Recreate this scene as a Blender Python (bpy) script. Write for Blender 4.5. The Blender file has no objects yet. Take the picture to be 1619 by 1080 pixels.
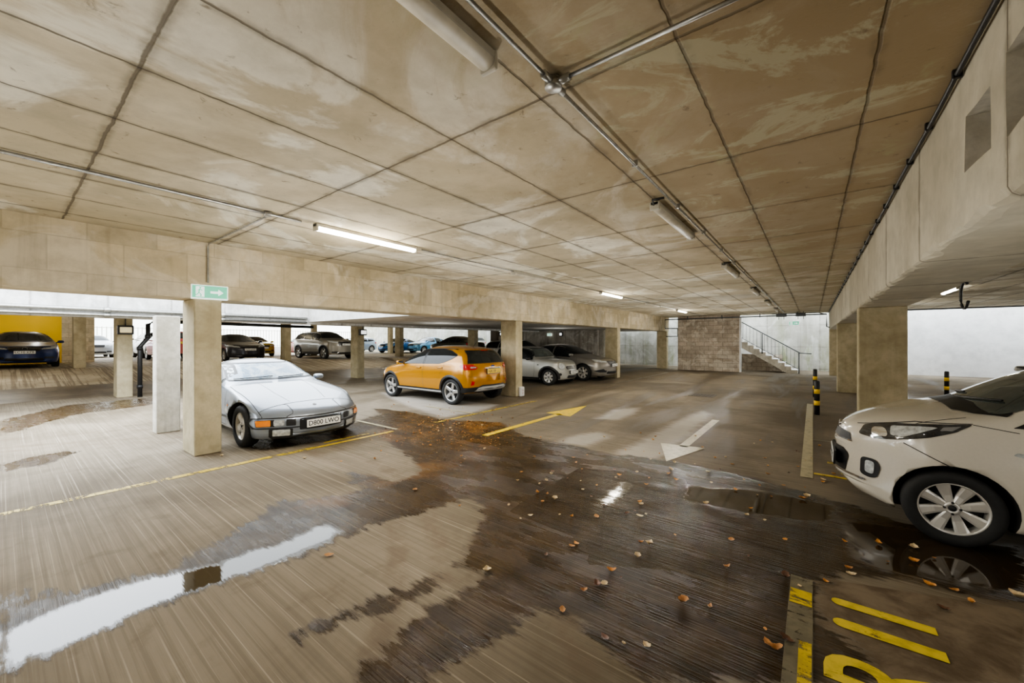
import bpy, bmesh, math, random
import numpy as np
from mathutils import Vector, Matrix
from mathutils.bvhtree import BVHTree
C = bpy.context.scene.collection
PI = math.pi
random.seed(7)
# ------------------------------------------------------------------ helpers
def nt(m): return m.node_tree.nodes, m.node_tree.links
def newmat(name):
    m = bpy.data.materials.new(name); m.use_nodes = True
    n, l = nt(m)
    return m, n, l, n['Principled BSDF']
def N(n, t, **k):
    x = n.new(t)
    for a, b in k.items(): setattr(x, a, b)
    return x
def mixc(n, l, fac, a, b, mode='MIX'):
    m = N(n, 'ShaderNodeMix', data_type='RGBA', blend_type=mode)
    for idx, v in ((0, fac), (6, a), (7, b)):
        if isinstance(v, bpy.types.NodeSocket): l.new(v, m.inputs[idx])
        else: m.inputs[idx].default_value = v if idx == 0 else (*v[:3], 1)
    return m.outputs[2]
def mth(n, l, op, a, b=0.0, c=0.0, clamp=False):
    m = N(n, 'ShaderNodeMath', operation=op); m.use_clamp = clamp
    for i, v in enumerate((a, b, c)):
        if isinstance(v, bpy.types.NodeSocket): l.new(v, m.inputs[i])
        else: m.inputs[i].default_value = v
    return m.outputs[0]
def ramp(n, l, v, lo, hi, a=0.0, b=1.0, smooth=True):
    m = N(n, 'ShaderNodeMapRange'); m.interpolation_type = 'SMOOTHSTEP' if smooth else 'LINEAR'
    l.new(v, m.inputs[0])
    for i, x in enumerate((lo, hi, a, b)): m.inputs[i+1].default_value = x
    return m.outputs[0]
def wpos(n, l, scale=(1,1,1)):
    g = N(n, 'ShaderNodeNewGeometry'); mp = N(n, 'ShaderNodeMapping')
    l.new(g.outputs['Position'], mp.inputs[0]); mp.inputs['Scale'].default_value = scale
    return mp.outputs[0]
def opos(n, l, scale=(1,1,1)):
    g = N(n, 'ShaderNodeTexCoord'); mp = N(n, 'ShaderNodeMapping')
    l.new(g.outputs['Object'], mp.inputs[0]); mp.inputs['Scale'].default_value = scale
    return mp.outputs[0]
def noise(n, l, vec, scale, detail=4, rough=.55, dist=0):
    t = N(n, 'ShaderNodeTexNoise'); l.new(vec, t.inputs['Vector'])
    t.inputs['Scale'].default_value = scale; t.inputs['Detail'].default_value = detail
    t.inputs['Roughness'].default_value = rough; t.inputs['Distortion'].default_value = dist
    return t.outputs[0]
def bump(n, l, h, bs, strength=.3, dist=.01):
    b = N(n, 'ShaderNodeBump'); l.new(h, b.inputs['Height'])
    b.inputs['Strength'].default_value = strength; b.inputs['Distance'].default_value = dist
    l.new(b.outputs[0], bs.inputs['Normal']); return b
def mat(name, col, rough=.5, metal=0., coat=0., var=.06, scale=8., emit=None, es=0., spec=.5):
    m, n, l, b = newmat(name)
    t = noise(n, l, opos(n, l), scale, 3)
    k = ramp(n, l, t, .3, .7, 1-var, 1+var, False)
    mm = N(n, 'ShaderNodeVectorMath', operation='SCALE'); mm.inputs[0].default_value = col[:3]; l.new(k, mm.inputs['Scale'])
    l.new(mm.outputs[0], b.inputs['Base Color'])
    b.inputs['Roughness'].default_value = rough; b.inputs['Metallic'].default_value = metal
    b.inputs['Coat Weight'].default_value = coat; b.inputs['Coat Roughness'].default_value = .04
    b.inputs['Specular IOR Level'].default_value = spec
    if emit: b.inputs['Emission Color'].default_value = (*emit, 1); b.inputs['Emission Strength'].default_value = es
    return m
def concrete(name, ca, cb, cc=None, scale=1.2, rough=.85, joints=None, brick=None, streak=0., bstr=.35, jdark=.55, green=0.):
    """ca/cb two tones, cc pale efflorescence; joints=(axis, offset, period, width)*; brick=(axes, w, h)"""
    m, n, l, b = newmat(name)
    p = wpos(n, l)
    n1 = noise(n, l, p, scale, 6, .6, .4)
    n2 = noise(n, l, p, scale*5, 6, .65)
    n3 = noise(n, l, p, 60, 3)
    col = mixc(n, l, ramp(n, l, n1, .38, .64), ca, cb)
    if cc: 
        n4 = noise(n, l, p, scale*1.1, 9, .62, 1.2)
        col = mixc(n, l, ramp(n, l, n4, .49, .58, 0, .75), col, cc)
    col = mixc(n, l, ramp(n, l, n2, .35, .75, 0, .35), col, tuple(x*.45 for x in ca))
    h = mth(n, l, 'MULTIPLY', n3, .25); h = mth(n, l, 'ADD', h, mth(n, l, 'MULTIPLY', n2, .6))
    if streak:
        s = noise(n, l, wpos(n, l, (3., 3., .18)), 1.6, 5, .65)
        col = mixc(n, l, ramp(n, l, s, .5, .72, 0, streak), col, tuple(x*.38 for x in ca))
    if green:
        g = noise(n, l, wpos(n, l, (1.2, 1.2, .35)), .8, 5, .7)
        sp = N(n, 'ShaderNodeSeparateXYZ'); l.new(wpos(n, l), sp.inputs[0])
        low = ramp(n, l, sp.outputs[2], 0., 2.6, 1., .35)
        col = mixc(n, l, mth(n, l, 'MULTIPLY', ramp(n, l, g, .45, .68, 0, green), low), col, (.19, .23, .06))
    if joints:
        sp = N(n, 'ShaderNodeSeparateXYZ'); l.new(p, sp.inputs[0])
        wob = mth(n, l, 'MULTIPLY', mth(n, l, 'SUBTRACT', noise(n, l, p, 6, 4), .5), .03)
        for ax, off, per, wd in joints:
            v = mth(n, l, 'ADD', mth(n, l, 'SUBTRACT', sp.outputs[ax], off), wob)
            v = mth(n, l, 'DIVIDE', v, per); v = mth(n, l, 'FRACT', mth(n, l, 'ADD', v, 100.5))
            v = mth(n, l, 'MULTIPLY', mth(n, l, 'ABSOLUTE', mth(n, l, 'SUBTRACT', v, .5)), per)
            core = ramp(n, l, v, wd*.35, wd, 1, 0); halo = ramp(n, l, v, wd, wd*4.5, .38, 0)
            halo = mth(n, l, 'MULTIPLY', halo, ramp(n, l, n2, .35, .6))
            k = mth(n, l, 'MAXIMUM', mth(n, l, 'MULTIPLY', core, jdark), halo)
            col = mixc(n, l, k, col, (.09, .07, .05))
            h = mth(n, l, 'SUBTRACT', h, mth(n, l, 'MULTIPLY', core, 1.5))
    if brick:
        axes, bw, bh, mortar = brick
        sp = N(n, 'ShaderNodeSeparateXYZ'); l.new(p, sp.inputs[0])
        cm = N(n, 'ShaderNodeCombineXYZ'); l.new(sp.outputs[axes[0]], cm.inputs[0]); l.new(sp.outputs[axes[1]], cm.inputs[1])
        bt = N(n, 'ShaderNodeTexBrick'); l.new(cm.outputs[0], bt.inputs[0]); bt.inputs['Scale'].default_value = 1
        bt.inputs['Brick Width'].default_value = bw; bt.inputs['Row Height'].default_value = bh
        bt.inputs['Mortar Size'].default_value = .008; bt.inputs['Mortar Smooth'].default_value = .4
        bt.inputs['Color1'].default_value = (1, 1, 1, 1); bt.inputs['Color2'].default_value = (.78, .78, .78, 1)
        bt.inputs['Mortar'].default_value = (*[mortar]*3, 1)
        col = mixc(n, l, 1., col, bt.outputs[0], 'MULTIPLY')
        h = mth(n, l, 'SUBTRACT', h, bt.outputs['Fac'])
    l.new(col, b.inputs['Base Color']); b.inputs['Roughness'].default_value = rough
    b.inputs['Specular IOR Level'].default_value = .25
    bump(n, l, h, b, bstr, .012)
    return m
def obj(name, bm, m, parent=None, smooth=False, loc=None):
    if isinstance(bm, bmesh.types.BMesh):
        me = bpy.data.meshes.new(name); bm.to_mesh(me); bm.free()
    else: me = bm
    o = bpy.data.objects.new(name, me); C.objects.link(o)
    ms = m if isinstance(m, (list, tuple)) else [m]
    for x in ms: me.materials.append(x)
    if smooth:
        for p in me.polygons: p.use_smooth = True
    if parent: o.parent = parent
    if loc: o.location = loc
    return o
def tag(o, label=None, cat=None, group=None, kind=None):
    if label: o['label'] = label
    if cat: o['category'] = cat
    if group: o['group'] = group
    if kind: o['kind'] = kind
    return o
def thing(name, label, cat, loc=(0,0,0), rz=0, group=None):
    o = bpy.data.objects.new(name, None); C.objects.link(o); o.empty_display_size = .2
    o.location = loc; o.rotation_euler = (0, 0, rz)
    return tag(o, label, cat, group)
def box(bm, x0, x1, y0, y1, z0, z1, mi=0, M=None):
    vs = [bm.verts.new((x, y, z)) for x in (x0, x1) for y in (y0, y1) for z in (z0, z1)]
    fs = []
    for q in ((0,1,3,2),(4,6,7,5),(0,4,5,1),(2,3,7,6),(0,2,6,4),(1,5,7,3)):
        f = bm.faces.new([vs[i] for i in q]); f.material_index = mi; fs.append(f)
    if M is not None:
        for v in vs: v.co = M @ v.co
    return vs, fs
def bbox(x0, x1, y0, y1, z0, z1, bev=0., seg=2):
    bm = bmesh.new(); box(bm, x0, x1, y0, y1, z0, z1)
    if bev: bmesh.ops.bevel(bm, geom=bm.edges[:], offset=bev, segments=seg, affect='EDGES', profile=.5)
    bmesh.ops.recalc_face_normals(bm, faces=bm.faces[:])
    return bm
def tube(bm, pts, r, seg=10, closed=False, mi=0, cap=True):
    pts = [Vector(p) for p in pts]; rings = []; k = len(pts)
    for i, p in enumerate(pts):
        a = pts[(i-1) % k] if (i > 0 or closed) else p; b = pts[(i+1) % k] if (i < k-1 or closed) else p
        t = (b - a).normalized()
        up = Vector((0,0,1)) if abs(t.z) < .9 else Vector((0,1,0))
        s = t.cross(up).normalized(); u = s.cross(t)
        rings.append([bm.verts.new(p + (s*math.cos(2*PI*j/seg) + u*math.sin(2*PI*j/seg))*r) for j in range(seg)])
    for i in range(k if closed else k-1):
        A, B = rings[i], rings[(i+1) % k]
        for j in range(seg):
            f = bm.faces.new((A[j], A[(j+1)%seg], B[(j+1)%seg], B[j])); f.material_index = mi; f.smooth = True
    if not closed and cap:
        bm.faces.new(rings[0][::-1]); bm.faces.new(rings[-1])
def lathe(bm, prof, seg=32, M=None, mi=0, axis='y', smooth=True):
    """prof: (axial, radius) list, revolved around y (or z)"""
    rings = []
    for a, r in prof:
        ring = []
        for j in range(seg):
            t = 2*PI*j/seg
            co = Vector((r*math.cos(t), a, r*math.sin(t))) if axis == 'y' else Vector((r*math.cos(t), r*math.sin(t), a))
            if M is not None: co = M @ co
            ring.append(bm.verts.new(co))
        rings.append(ring)
    for A, B in zip(rings, rings[1:]):
        for j in range(seg):
            f = bm.faces.new((A[j], A[(j+1)%seg], B[(j+1)%seg], B[j])); f.material_index = mi; f.smooth = smooth
    return rings
def copy_tree(o, parent=None):
    c = o.copy(); C.objects.link(c)
    if parent: c.parent = parent
    for ch in list(o.children): copy_tree(ch, c)
    return c
def textmesh(s, size, m, parent, M, name='lettering', extrude=.001, width=None):
    cu = bpy.data.curves.new('t', 'FONT'); cu.body = s; cu.size = size; cu.extrude = extrude
    cu.align_x = 'CENTER'; cu.align_y = 'CENTER'; cu.offset = size*.012; cu.resolution_u = 4
    t = bpy.data.objects.new('t', cu); C.objects.link(t)
    bpy.context.view_layer.update()
    me = bpy.data.meshes.new_from_object(t.evaluated_get(bpy.context.evaluated_depsgraph_get()))
    bpy.data.objects.remove(t)
    if width:
        xs = [v.co.x for v in me.vertices]; w = max(xs)-min(xs); cx = (max(xs)+min(xs))/2
        me.transform(Matrix.Diagonal((width/w, 1, 1, 1)) @ Matrix.Translation((-cx, 0, 0)))
    me.transform(M)
    me.materials.clear()
    return obj(name, me, m, parent)
def pchip(pts):
    X = np.array([p[0] for p in pts], float); Y = np.array([p[1] for p in pts], float)
    h = np.diff(X); d = np.diff(Y)/h; m = np.zeros(len(X))
    for i in range(1, len(X)-1):
        if d[i-1]*d[i] > 0:
            w1 = 2*h[i]+h[i-1]; w2 = h[i]+2*h[i-1]; m[i] = (w1+w2)/(w1/d[i-1]+w2/d[i])
    m[0] = d[0]; m[-1] = d[-1]
    def f(x):
        x = min(max(x, X[0]), X[-1]); i = min(int(np.searchsorted(X, x, side='right'))-1, len(X)-2); i = max(i, 0)
        t = (x-X[i])/h[i]; t2 = t*t; t3 = t2*t
        return float((2*t3-3*t2+1)*Y[i]+(t3-2*t2+t)*h[i]*m[i]+(-2*t3+3*t2)*Y[i+1]+(t3-t2)*h[i]*m[i+1])
    return f
WORLD = 5.5
EXPO = 0.25
VT = 'AgX'; LOOK = 'AgX - Medium High Contrast'
LIGHTS = [((-10.8, -2.2, 3.6), (0, 0, 0), 4.6, 10, 700, (.86,.92,1), 'well_sky_fill')]  # added area lamp strengthening the sky light over the well
POINTS = [(x, y, 1.35, 36) for x in (-5.0, -2.3) for y in (-.6, 2.2, 5.2, 8.6, 12, 16, 20)]
POINTS += [(.1, 3.3, 1.4, 7)]
POINTS += [(-20, y, 1.9, 70) for y in (0, 6, 12)] + [(-26.5, y, 2.5, 75) for y in (-2.5, 5.2, 10.4, 18)] + [(-27.5, 1.0, 2.75, 18)] + [(4.6, 7.6, 1.2, 90), (2.2, 2.2, 1.0, 30), (3, 1, .8, 25), (7, 14, 1.4, 90), (2.4, 20, 1.4, 50), (-11, 10, 1.7, 15), (-10.5, 17.5, 1.7, 15)]
WET_PTS = [[(-4.12, -0.0), (-3.79, 0.21), (-3.7, 0.48), (-3.59, 0.75), (-3.71, 0.92), (-3.86, 1.18), (-4.22, 1.71), (-3.88, 2.17), (-3.86, 2.65), (-3.78, 2.89), (-3.83, 3.22), (-4.77, 3.53), (-5.8, 3.89), (-6.47, 4.23), (-6.14, 3.63), (-6.35, 2.8), (-6.31, 2.43), (-6.57, 2.23), (-7.49, 2.59), (-7.3, 3.33), (-7.19, 4.25), (-7.56, 5.07), (-8.33, 5.41), (-7.45, 5.65), (-6.04, 5.53), (-4.91, 6.0), (-3.85, 5.38), (-3.22, 5.35), (-2.35, 5.3), (-1.52, 5.48), (-0.5, 5.38), (0.18, 5.1), (0.75, 4.82), (1.25, 4.63), (1.0, 3.71), (0.85, 3.7), (0.64, 3.74), (0.39, 3.66), (0.16, 3.55), (0.04, 3.36), (0.02, 2.82), (0.15, 2.77), (0.22, 2.49), (-0.65, 1.82), (-0.75, 1.88), (-0.9, 1.95), (-1.1, 1.97), (-1.26, 1.95), (-1.33, 1.92), (-1.31, 1.78), (-1.39, 1.44), (-1.44, 1.21), (-1.7, 1.01), (-1.82, 1.22), (-1.82, 1.51), (-1.76, 1.83), (-1.8, 2.0), (-1.97, 2.01), (-2.12, 2.17), (-2.3, 2.55), (-2.56, 2.84), (-2.78, 2.93), (-2.86, 2.56), (-2.98, 2.21), (-3.05, 1.94), (-3.02, 1.69), (-3.03, 1.44), (-3.03, 1.13), (-3.09, 0.87), (-3.15, 0.66), (-3.13, 0.43), (-3.07, 0.19), (-3.11, -0.0)], [(-2.08, 1.33), (-2.15, 1.44), (-2.09, 1.69), (-2.0, 1.91), (-1.96, 1.74), (-1.97, 1.5), (-2.0, 1.34)], [(-4.58, 2.58), (-4.16, 2.7), (-3.88, 2.7), (-3.87, 2.51), (-4.16, 2.34), (-4.22, 2.5)], [(-13.05, -0.01), (-14.92, 1.06), (-15.01, 2.7), (-13.21, 2.37), (-12.86, 1.0), (-10.88, -0.01)], [(-8.37, -0.01), (-8.64, 0.32), (-8.67, 0.61), (-8.42, 0.64), (-7.94, 0.42), (-7.89, 0.14), (-7.84, -0.01)], [(-2.03, 1.61), (-2.19, 1.3), (-2.25, 0.99), (-2.2, 1.0), (-2.09, 1.32)]]
PUD_PTS = [[(-3.16, 1.77), (-3.07, 1.6), (-3.08, 1.4), (-3.05, 1.13), (-3.12, 0.86), (-3.18, 0.65), (-3.14, 0.44), (-3.09, 0.19), (-3.14, -0.0), (-3.51, -0.0), (-3.59, 0.25), (-3.58, 0.5), (-3.5, 0.74), (-3.39, 0.97), (-3.38, 1.17), (-3.33, 1.37), (-3.38, 1.65), (-3.38, 1.73)], [(0.18, 4.57), (0.58, 4.68), (0.88, 4.71), (1.3, 4.85), (1.1, 4.09), (0.88, 3.84), (0.66, 3.84), (0.4, 3.73), (0.22, 3.85), (0.18, 4.17)], [(-1.69, 3.52), (-1.73, 4.35), (-1.61, 4.32), (-1.56, 3.61)], [(-1.08, 4.61), (-0.46, 4.97), (0.17, 4.94), (0.13, 4.41), (-0.49, 4.25), (-1.04, 4.2)]]
PALE_PTS = [[(-3.59, 7.49), (-3.65, 8.78), (-3.33, 9.36), (-3.15, 8.46), (-3.18, 7.65)], [(-3.22, 5.35), (-3.22, 5.87), (-3.02, 6.43), (-2.71, 6.26), (-2.77, 5.45)], [(-2.27, 5.13), (-2.18, 6.14), (-2.17, 7.81), (-2.02, 9.82), (-1.77, 9.52), (-1.69, 7.04), (-1.65, 5.49), (-1.86, 4.99)], [(-10.87, 7.29), (-6.29, 7.68), (-6.06, 6.72), (-6.19, 5.67), (-8.19, 6.22)]]
PATCH_PTS = [[(-2.28, 2.91), (-2.35, 4.45), (-1.92, 4.63), (-0.36, 4.73), (0.2, 4.59), (0.17, 3.56), (0.02, 3.35), (-0.79, 2.86), (-1.3, 2.55), (-1.36, 2.84)], [(0.01, 2.82), (0.02, 3.37), (1.0, 3.71), (0.78, 2.92), (0.22, 2.49)]]
LEAF_PTS = [(-5.6, 5.0), (-5.9, 4.88), (-5.23, 5.34), (-5.71, 6.43), (-6.36, 5.7), (-6.41, 5.05), (-5.54, 5.09), (-4.55, 4.36), (-6.65, 6.73), (-6.23, 5.7), (-5.38, 4.42), (-7.64, 6.56), (-5.95, 5.53), (-7.19, 5.35), (-6.22, 5.02), (-6.06, 5.04), (-5.51, 6.48), (-6.46, 5.08), (-5.83, 6.11), (-6.09, 6.73), (-6.43, 4.89), (-6.77, 5.28), (-5.27, 5.01), (-6.03, 5.44), (-5.04, 5.49), (-5.31, 4.55), (-6.22, 4.82), (-5.6, 5.49), (-5.95, 4.84), (-6.59, 5.39), (-5.59, 4.26), (-5.47, 4.47), (-5.89, 5.54), (-5.42, 5.32), (-6.88, 6.22), (-5.35, 4.8), (-5.11, 4.89), (-4.97, 5.54), (-5.95, 7.14), (-8.31, 7.12), (-5.46, 5.48), (-5.31, 6.1), (-6.03, 3.95), (-7.6, 5.51), (-5.6, 4.84), (-6.02, 4.95), (-5.72, 3.83), (-5.86, 5.15), (-5.52, 5.35), (-6.46, 5.91), (-5.69, 4.96), (-5.48, 5.7), (-5.65, 5.09), (-5.51, 5.33), (-6.38, 5.45), (-5.2, 5.47), (-4.27, 3.8), (-5.02, 5.09), (-6.56, 5.96), (-5.41, 5.71), (-5.28, 4.73), (-5.28, 5.47), (-4.79, 4.27), (-6.34, 6.14), (-5.46, 5.42), (-5.48, 4.89), (-4.75, 4.37), (-5.65, 5.17), (-5.7, 6.04), (-5.46, 5.65), (-5.89, 6.25), (-6.91, 6.54), (-6.1, 5.07), (-4.66, 4.46), (-5.89, 6.92), (-5.51, 4.37), (-6.69, 6.35), (-6.47, 6.18), (-7.32, 5.71), (-4.84, 4.13), (-5.79, 5.44), (-4.96, 6.48), (-6.15, 5.34), (-5.9, 5.58), (-5.38, 5.96), (-4.1, 4.97), (-5.44, 5.26), (-6.16, 6.77), (-4.4, 4.88), (-4.42, 5.02), (-4.48, 5.26), (-5.18, 6.38), (-4.54, 5.84), (-4.49, 5.38), (-5.11, 5.29), (-4.46, 6.16), (-4.83, 4.42), (-4.31, 4.98), (-5.26, 5.0), (-4.63, 5.95), (-3.85, 4.71), (-5.13, 5.81), (-3.59, 5.46), (-4.57, 5.22), (-5.0, 4.77), (-4.85, 5.55), (-3.86, 4.36), (-4.31, 5.13), (-3.6, 4.74), (-4.49, 5.77), (-4.76, 3.96), (-4.62, 5.17), (-4.48, 5.37), (-3.87, 3.89), (-4.65, 4.01), (-1.37, 3.53), (-1.96, 3.81), (-2.68, 3.6), (-3.58, 3.41), (-2.27, 4.02), (-2.13, 3.27), (-2.99, 3.29), (-2.42, 3.8), (-1.74, 3.16), (-2.35, 3.01), (-1.52, 4.61), (-3.05, 4.49), (-2.09, 2.85), (-3.15, 2.94), (-2.05, 2.95), (-2.52, 5.02), (-2.43, 3.67), (-2.48, 4.62), (-2.53, 4.12), (-1.9, 4.02), (-2.29, 4.42), (-1.96, 4.65), (-2.82, 3.87), (-2.49, 4.02), (-2.72, 2.71), (-1.61, 3.58), (-2.2, 3.47), (-2.11, 4.04), (-1.41, 5.1), (-2.52, 5.5), (-1.06, 5.95), (-2.18, 5.58), (-3.17, 5.47), (-2.17, 9.57), (-0.63, 5.22), (-2.37, 6.76), (-2.76, 6.12), (-1.36, 3.86), (-1.83, 4.48), (-0.73, 7.17), (-1.38, 4.89), (-1.47, 4.37), (-0.08, 6.57), (-1.7, 4.71), (-1.32, 6.44), (-1.44, 5.39), (-0.91, 4.88), (-2.09, 6.67), (-1.81, 3.7), (-1.73, 5.7), (0.09, 5.67), (-0.02, 6.75), (-1.95, 5.68), (-0.92, 5.47), (-0.83, 4.21), (-0.67, 7.43), (-1.01, 5.24), (-1.33, 3.8), (-0.66, 4.8), (-2.06, 6.45), (-0.95, 6.07), (-1.74, 5.34), (-1.22, 5.5), (-1.39, 5.06), (0.77, 3.61), (-0.69, 2.06), (-1.67, 5.1), (-3.19, 5.54), (-0.07, 5.34), (-1.85, 3.13), (-1.25, 4.73), (-1.08, 3.09), (-0.46, 4.78), (-0.38, 3.38), (-0.48, 4.16), (-1.16, 2.27), (-0.47, 4.35), (-1.03, 2.55), (0.43, 3.91), (0.71, 4.18), (-0.48, 3.12), (-0.15, 6.18), (-0.49, 2.59), (-1.58, 2.48), (-0.21, 2.58), (0.2, 4.09), (0.69, 5.95), (-1.18, 2.03), (-0.47, 5.12), (-0.07, 3.16), (-0.34, 4.14), (-2.61, 4.79), (-0.9, 3.38), (-1.22, 3.62), (-0.26, 5.28), (-0.79, 2.0), (-1.33, 3.64), (-0.19, 7.03), (0.34, 6.03), (-1.83, 4.38), (-1.61, 3.57), (-0.18, 3.84), (0.07, 3.33), (-1.48, 2.76), (-6.41, 4.07), (-5.25, 3.83), (-8.42, 6.51), (-6.2, 4.29), (-4.89, 4.95), (-5.65, 4.0), (-6.49, 5.36), (-5.83, 4.05), (-5.9, 4.19), (-5.84, 3.75), (-4.97, 2.75), (-8.13, 5.78), (-4.99, 3.37), (-5.89, 4.04), (-5.5, 2.52), (-8.39, 6.04), (-4.72, 3.09), (-7.28, 5.57), (-5.7, 3.65), (-4.4, 4.64), (-5.57, 4.55), (-6.76, 4.86), (-1.4, 10.86), (-0.43, 5.62), (-0.23, 5.84), (0.08, 7.6), (-0.34, 4.82), (0.2, 6.11), (0.66, 6.17), (-0.16, 7.02), (-0.01, 4.99), (-1.42, 13.35), (-0.51, 7.42), (-0.46, 5.99), (-1.56, 3.3), (-2.07, 3.41), (-1.25, 3.54), (-1.02, 3.1), (-1.03, 2.87), (-1.11, 2.58), (-1.09, 2.41), (-1.12, 2.38), (-0.52, 3.57), (-0.15, 3.24), (0.2, 3.62), (0.21, 3.54), (0.41, 4.21), (0.62, 4.3), (0.58, 4.03), (-0.15, 2.44), (-0.11, 2.55), (-0.19, 2.47), (1.01, 3.86), (0.62, 3.42), (-0.89, 1.98), (-0.08, 4.94), (-0.05, 5.02), (-0.83, 5.78), (-1.57, 7.13), (-1.79, 2.05), (0.6, 3.69), (0.72, 3.72), (-0.52, 6.36), (-2.3, 3.44), (-2.86, 1.49), (0.09, 5.75), (-1.49, 2.71), (-0.63, 2.54), (-3.4, 2.71), (-6.52, 1.87)]
RLINE_PTS = [(-0.1, 3.28), (0.01, 3.36)]
# ------------------------------------------------------------------ materials of the place
# ceiling: cast panels with joints, pale efflorescence and brown damp
def ceiling_mat():
    m = concrete('ceiling concrete', (.52,.455,.325), (.71,.64,.49), (.90,.87,.76), scale=.55, joints=[(0,.25,.745,.011),(1,.43,1.47,.012)], bstr=.6)
    n, l = nt(m); b = n['Principled BSDF']
    src = b.inputs['Base Color'].links[0].from_socket
    sp = N(n, 'ShaderNodeSeparateXYZ'); l.new(wpos(n, l), sp.inputs[0])
    # damp browner concrete towards the right-hand beam
    q = noise(n, l, wpos(n, l, (1, .6, 1)), .9, 6, .65, .6)
    e = mth(n, l, 'ADD', sp.outputs[0], mth(n, l, 'MULTIPLY', mth(n, l, 'SUBTRACT', q, .5), 3.2))
    k = ramp(n, l, e, -3.3, .0, 0, .88)
    k = mth(n, l, 'MULTIPLY', k, ramp(n, l, sp.outputs[1], 4, 13, 1, .45))
    k = mth(n, l, 'MULTIPLY', k, ramp(n, l, sp.outputs[0], .7, 1.3, 1, 0))
    c = mixc(n, l, k, src, (.33, .245, .14))
    q2 = noise(n, l, wpos(n, l), 1.7, 8, .7, 1.)
    c = mixc(n, l, mth(n, l, 'MULTIPLY', ramp(n, l, q2, .56, .66, 0, .5), ramp(n, l, sp.outputs[0], -2, -.5)), c, (.42,.40,.24))
    q5 = noise(n, l, wpos(n, l, (1, 1.6, 1)), 1.3, 9, .72, .8)
    c = mixc(n, l, mth(n, l, 'MULTIPLY', ramp(n, l, q5, .53, .60, 0, .55), ramp(n, l, sp.outputs[0], -1.9, -.9)), c, (.52,.50,.36))
    q3 = noise(n, l, wpos(n, l), 9, 8, .7, .4)
    c = mixc(n, l, ramp(n, l, q3, .60, .70, 0, .6), c, (.16,.12,.08))
    wob = mth(n, l, 'MULTIPLY', mth(n, l, 'SUBTRACT', noise(n, l, wpos(n, l), 6, 4), .5), .03)
    for ax, o_, per, wd in ((0,.25,.745,.011),(1,.43,1.47,.012)):
        v = mth(n, l, 'FRACT', mth(n, l, 'ADD', mth(n, l, 'DIVIDE', mth(n, l, 'ADD', mth(n, l, 'SUBTRACT', sp.outputs[ax], o_), wob), per), 100.5))
        v = mth(n, l, 'MULTIPLY', mth(n, l, 'ABSOLUTE', mth(n, l, 'SUBTRACT', v, .5)), per)
        hal = mth(n, l, 'MULTIPLY', ramp(n, l, v, wd, .06, .28, 0), ramp(n, l, noise(n, l, wpos(n, l), 5, 5), .45, .65))
        c = mixc(n, l, mth(n, l, 'MAXIMUM', ramp(n, l, v, wd*.4, wd*1.1, .5, 0), hal), c, (.075, .06, .045))
    l.new(c, b.inputs['Base Color'])
    return m
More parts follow.
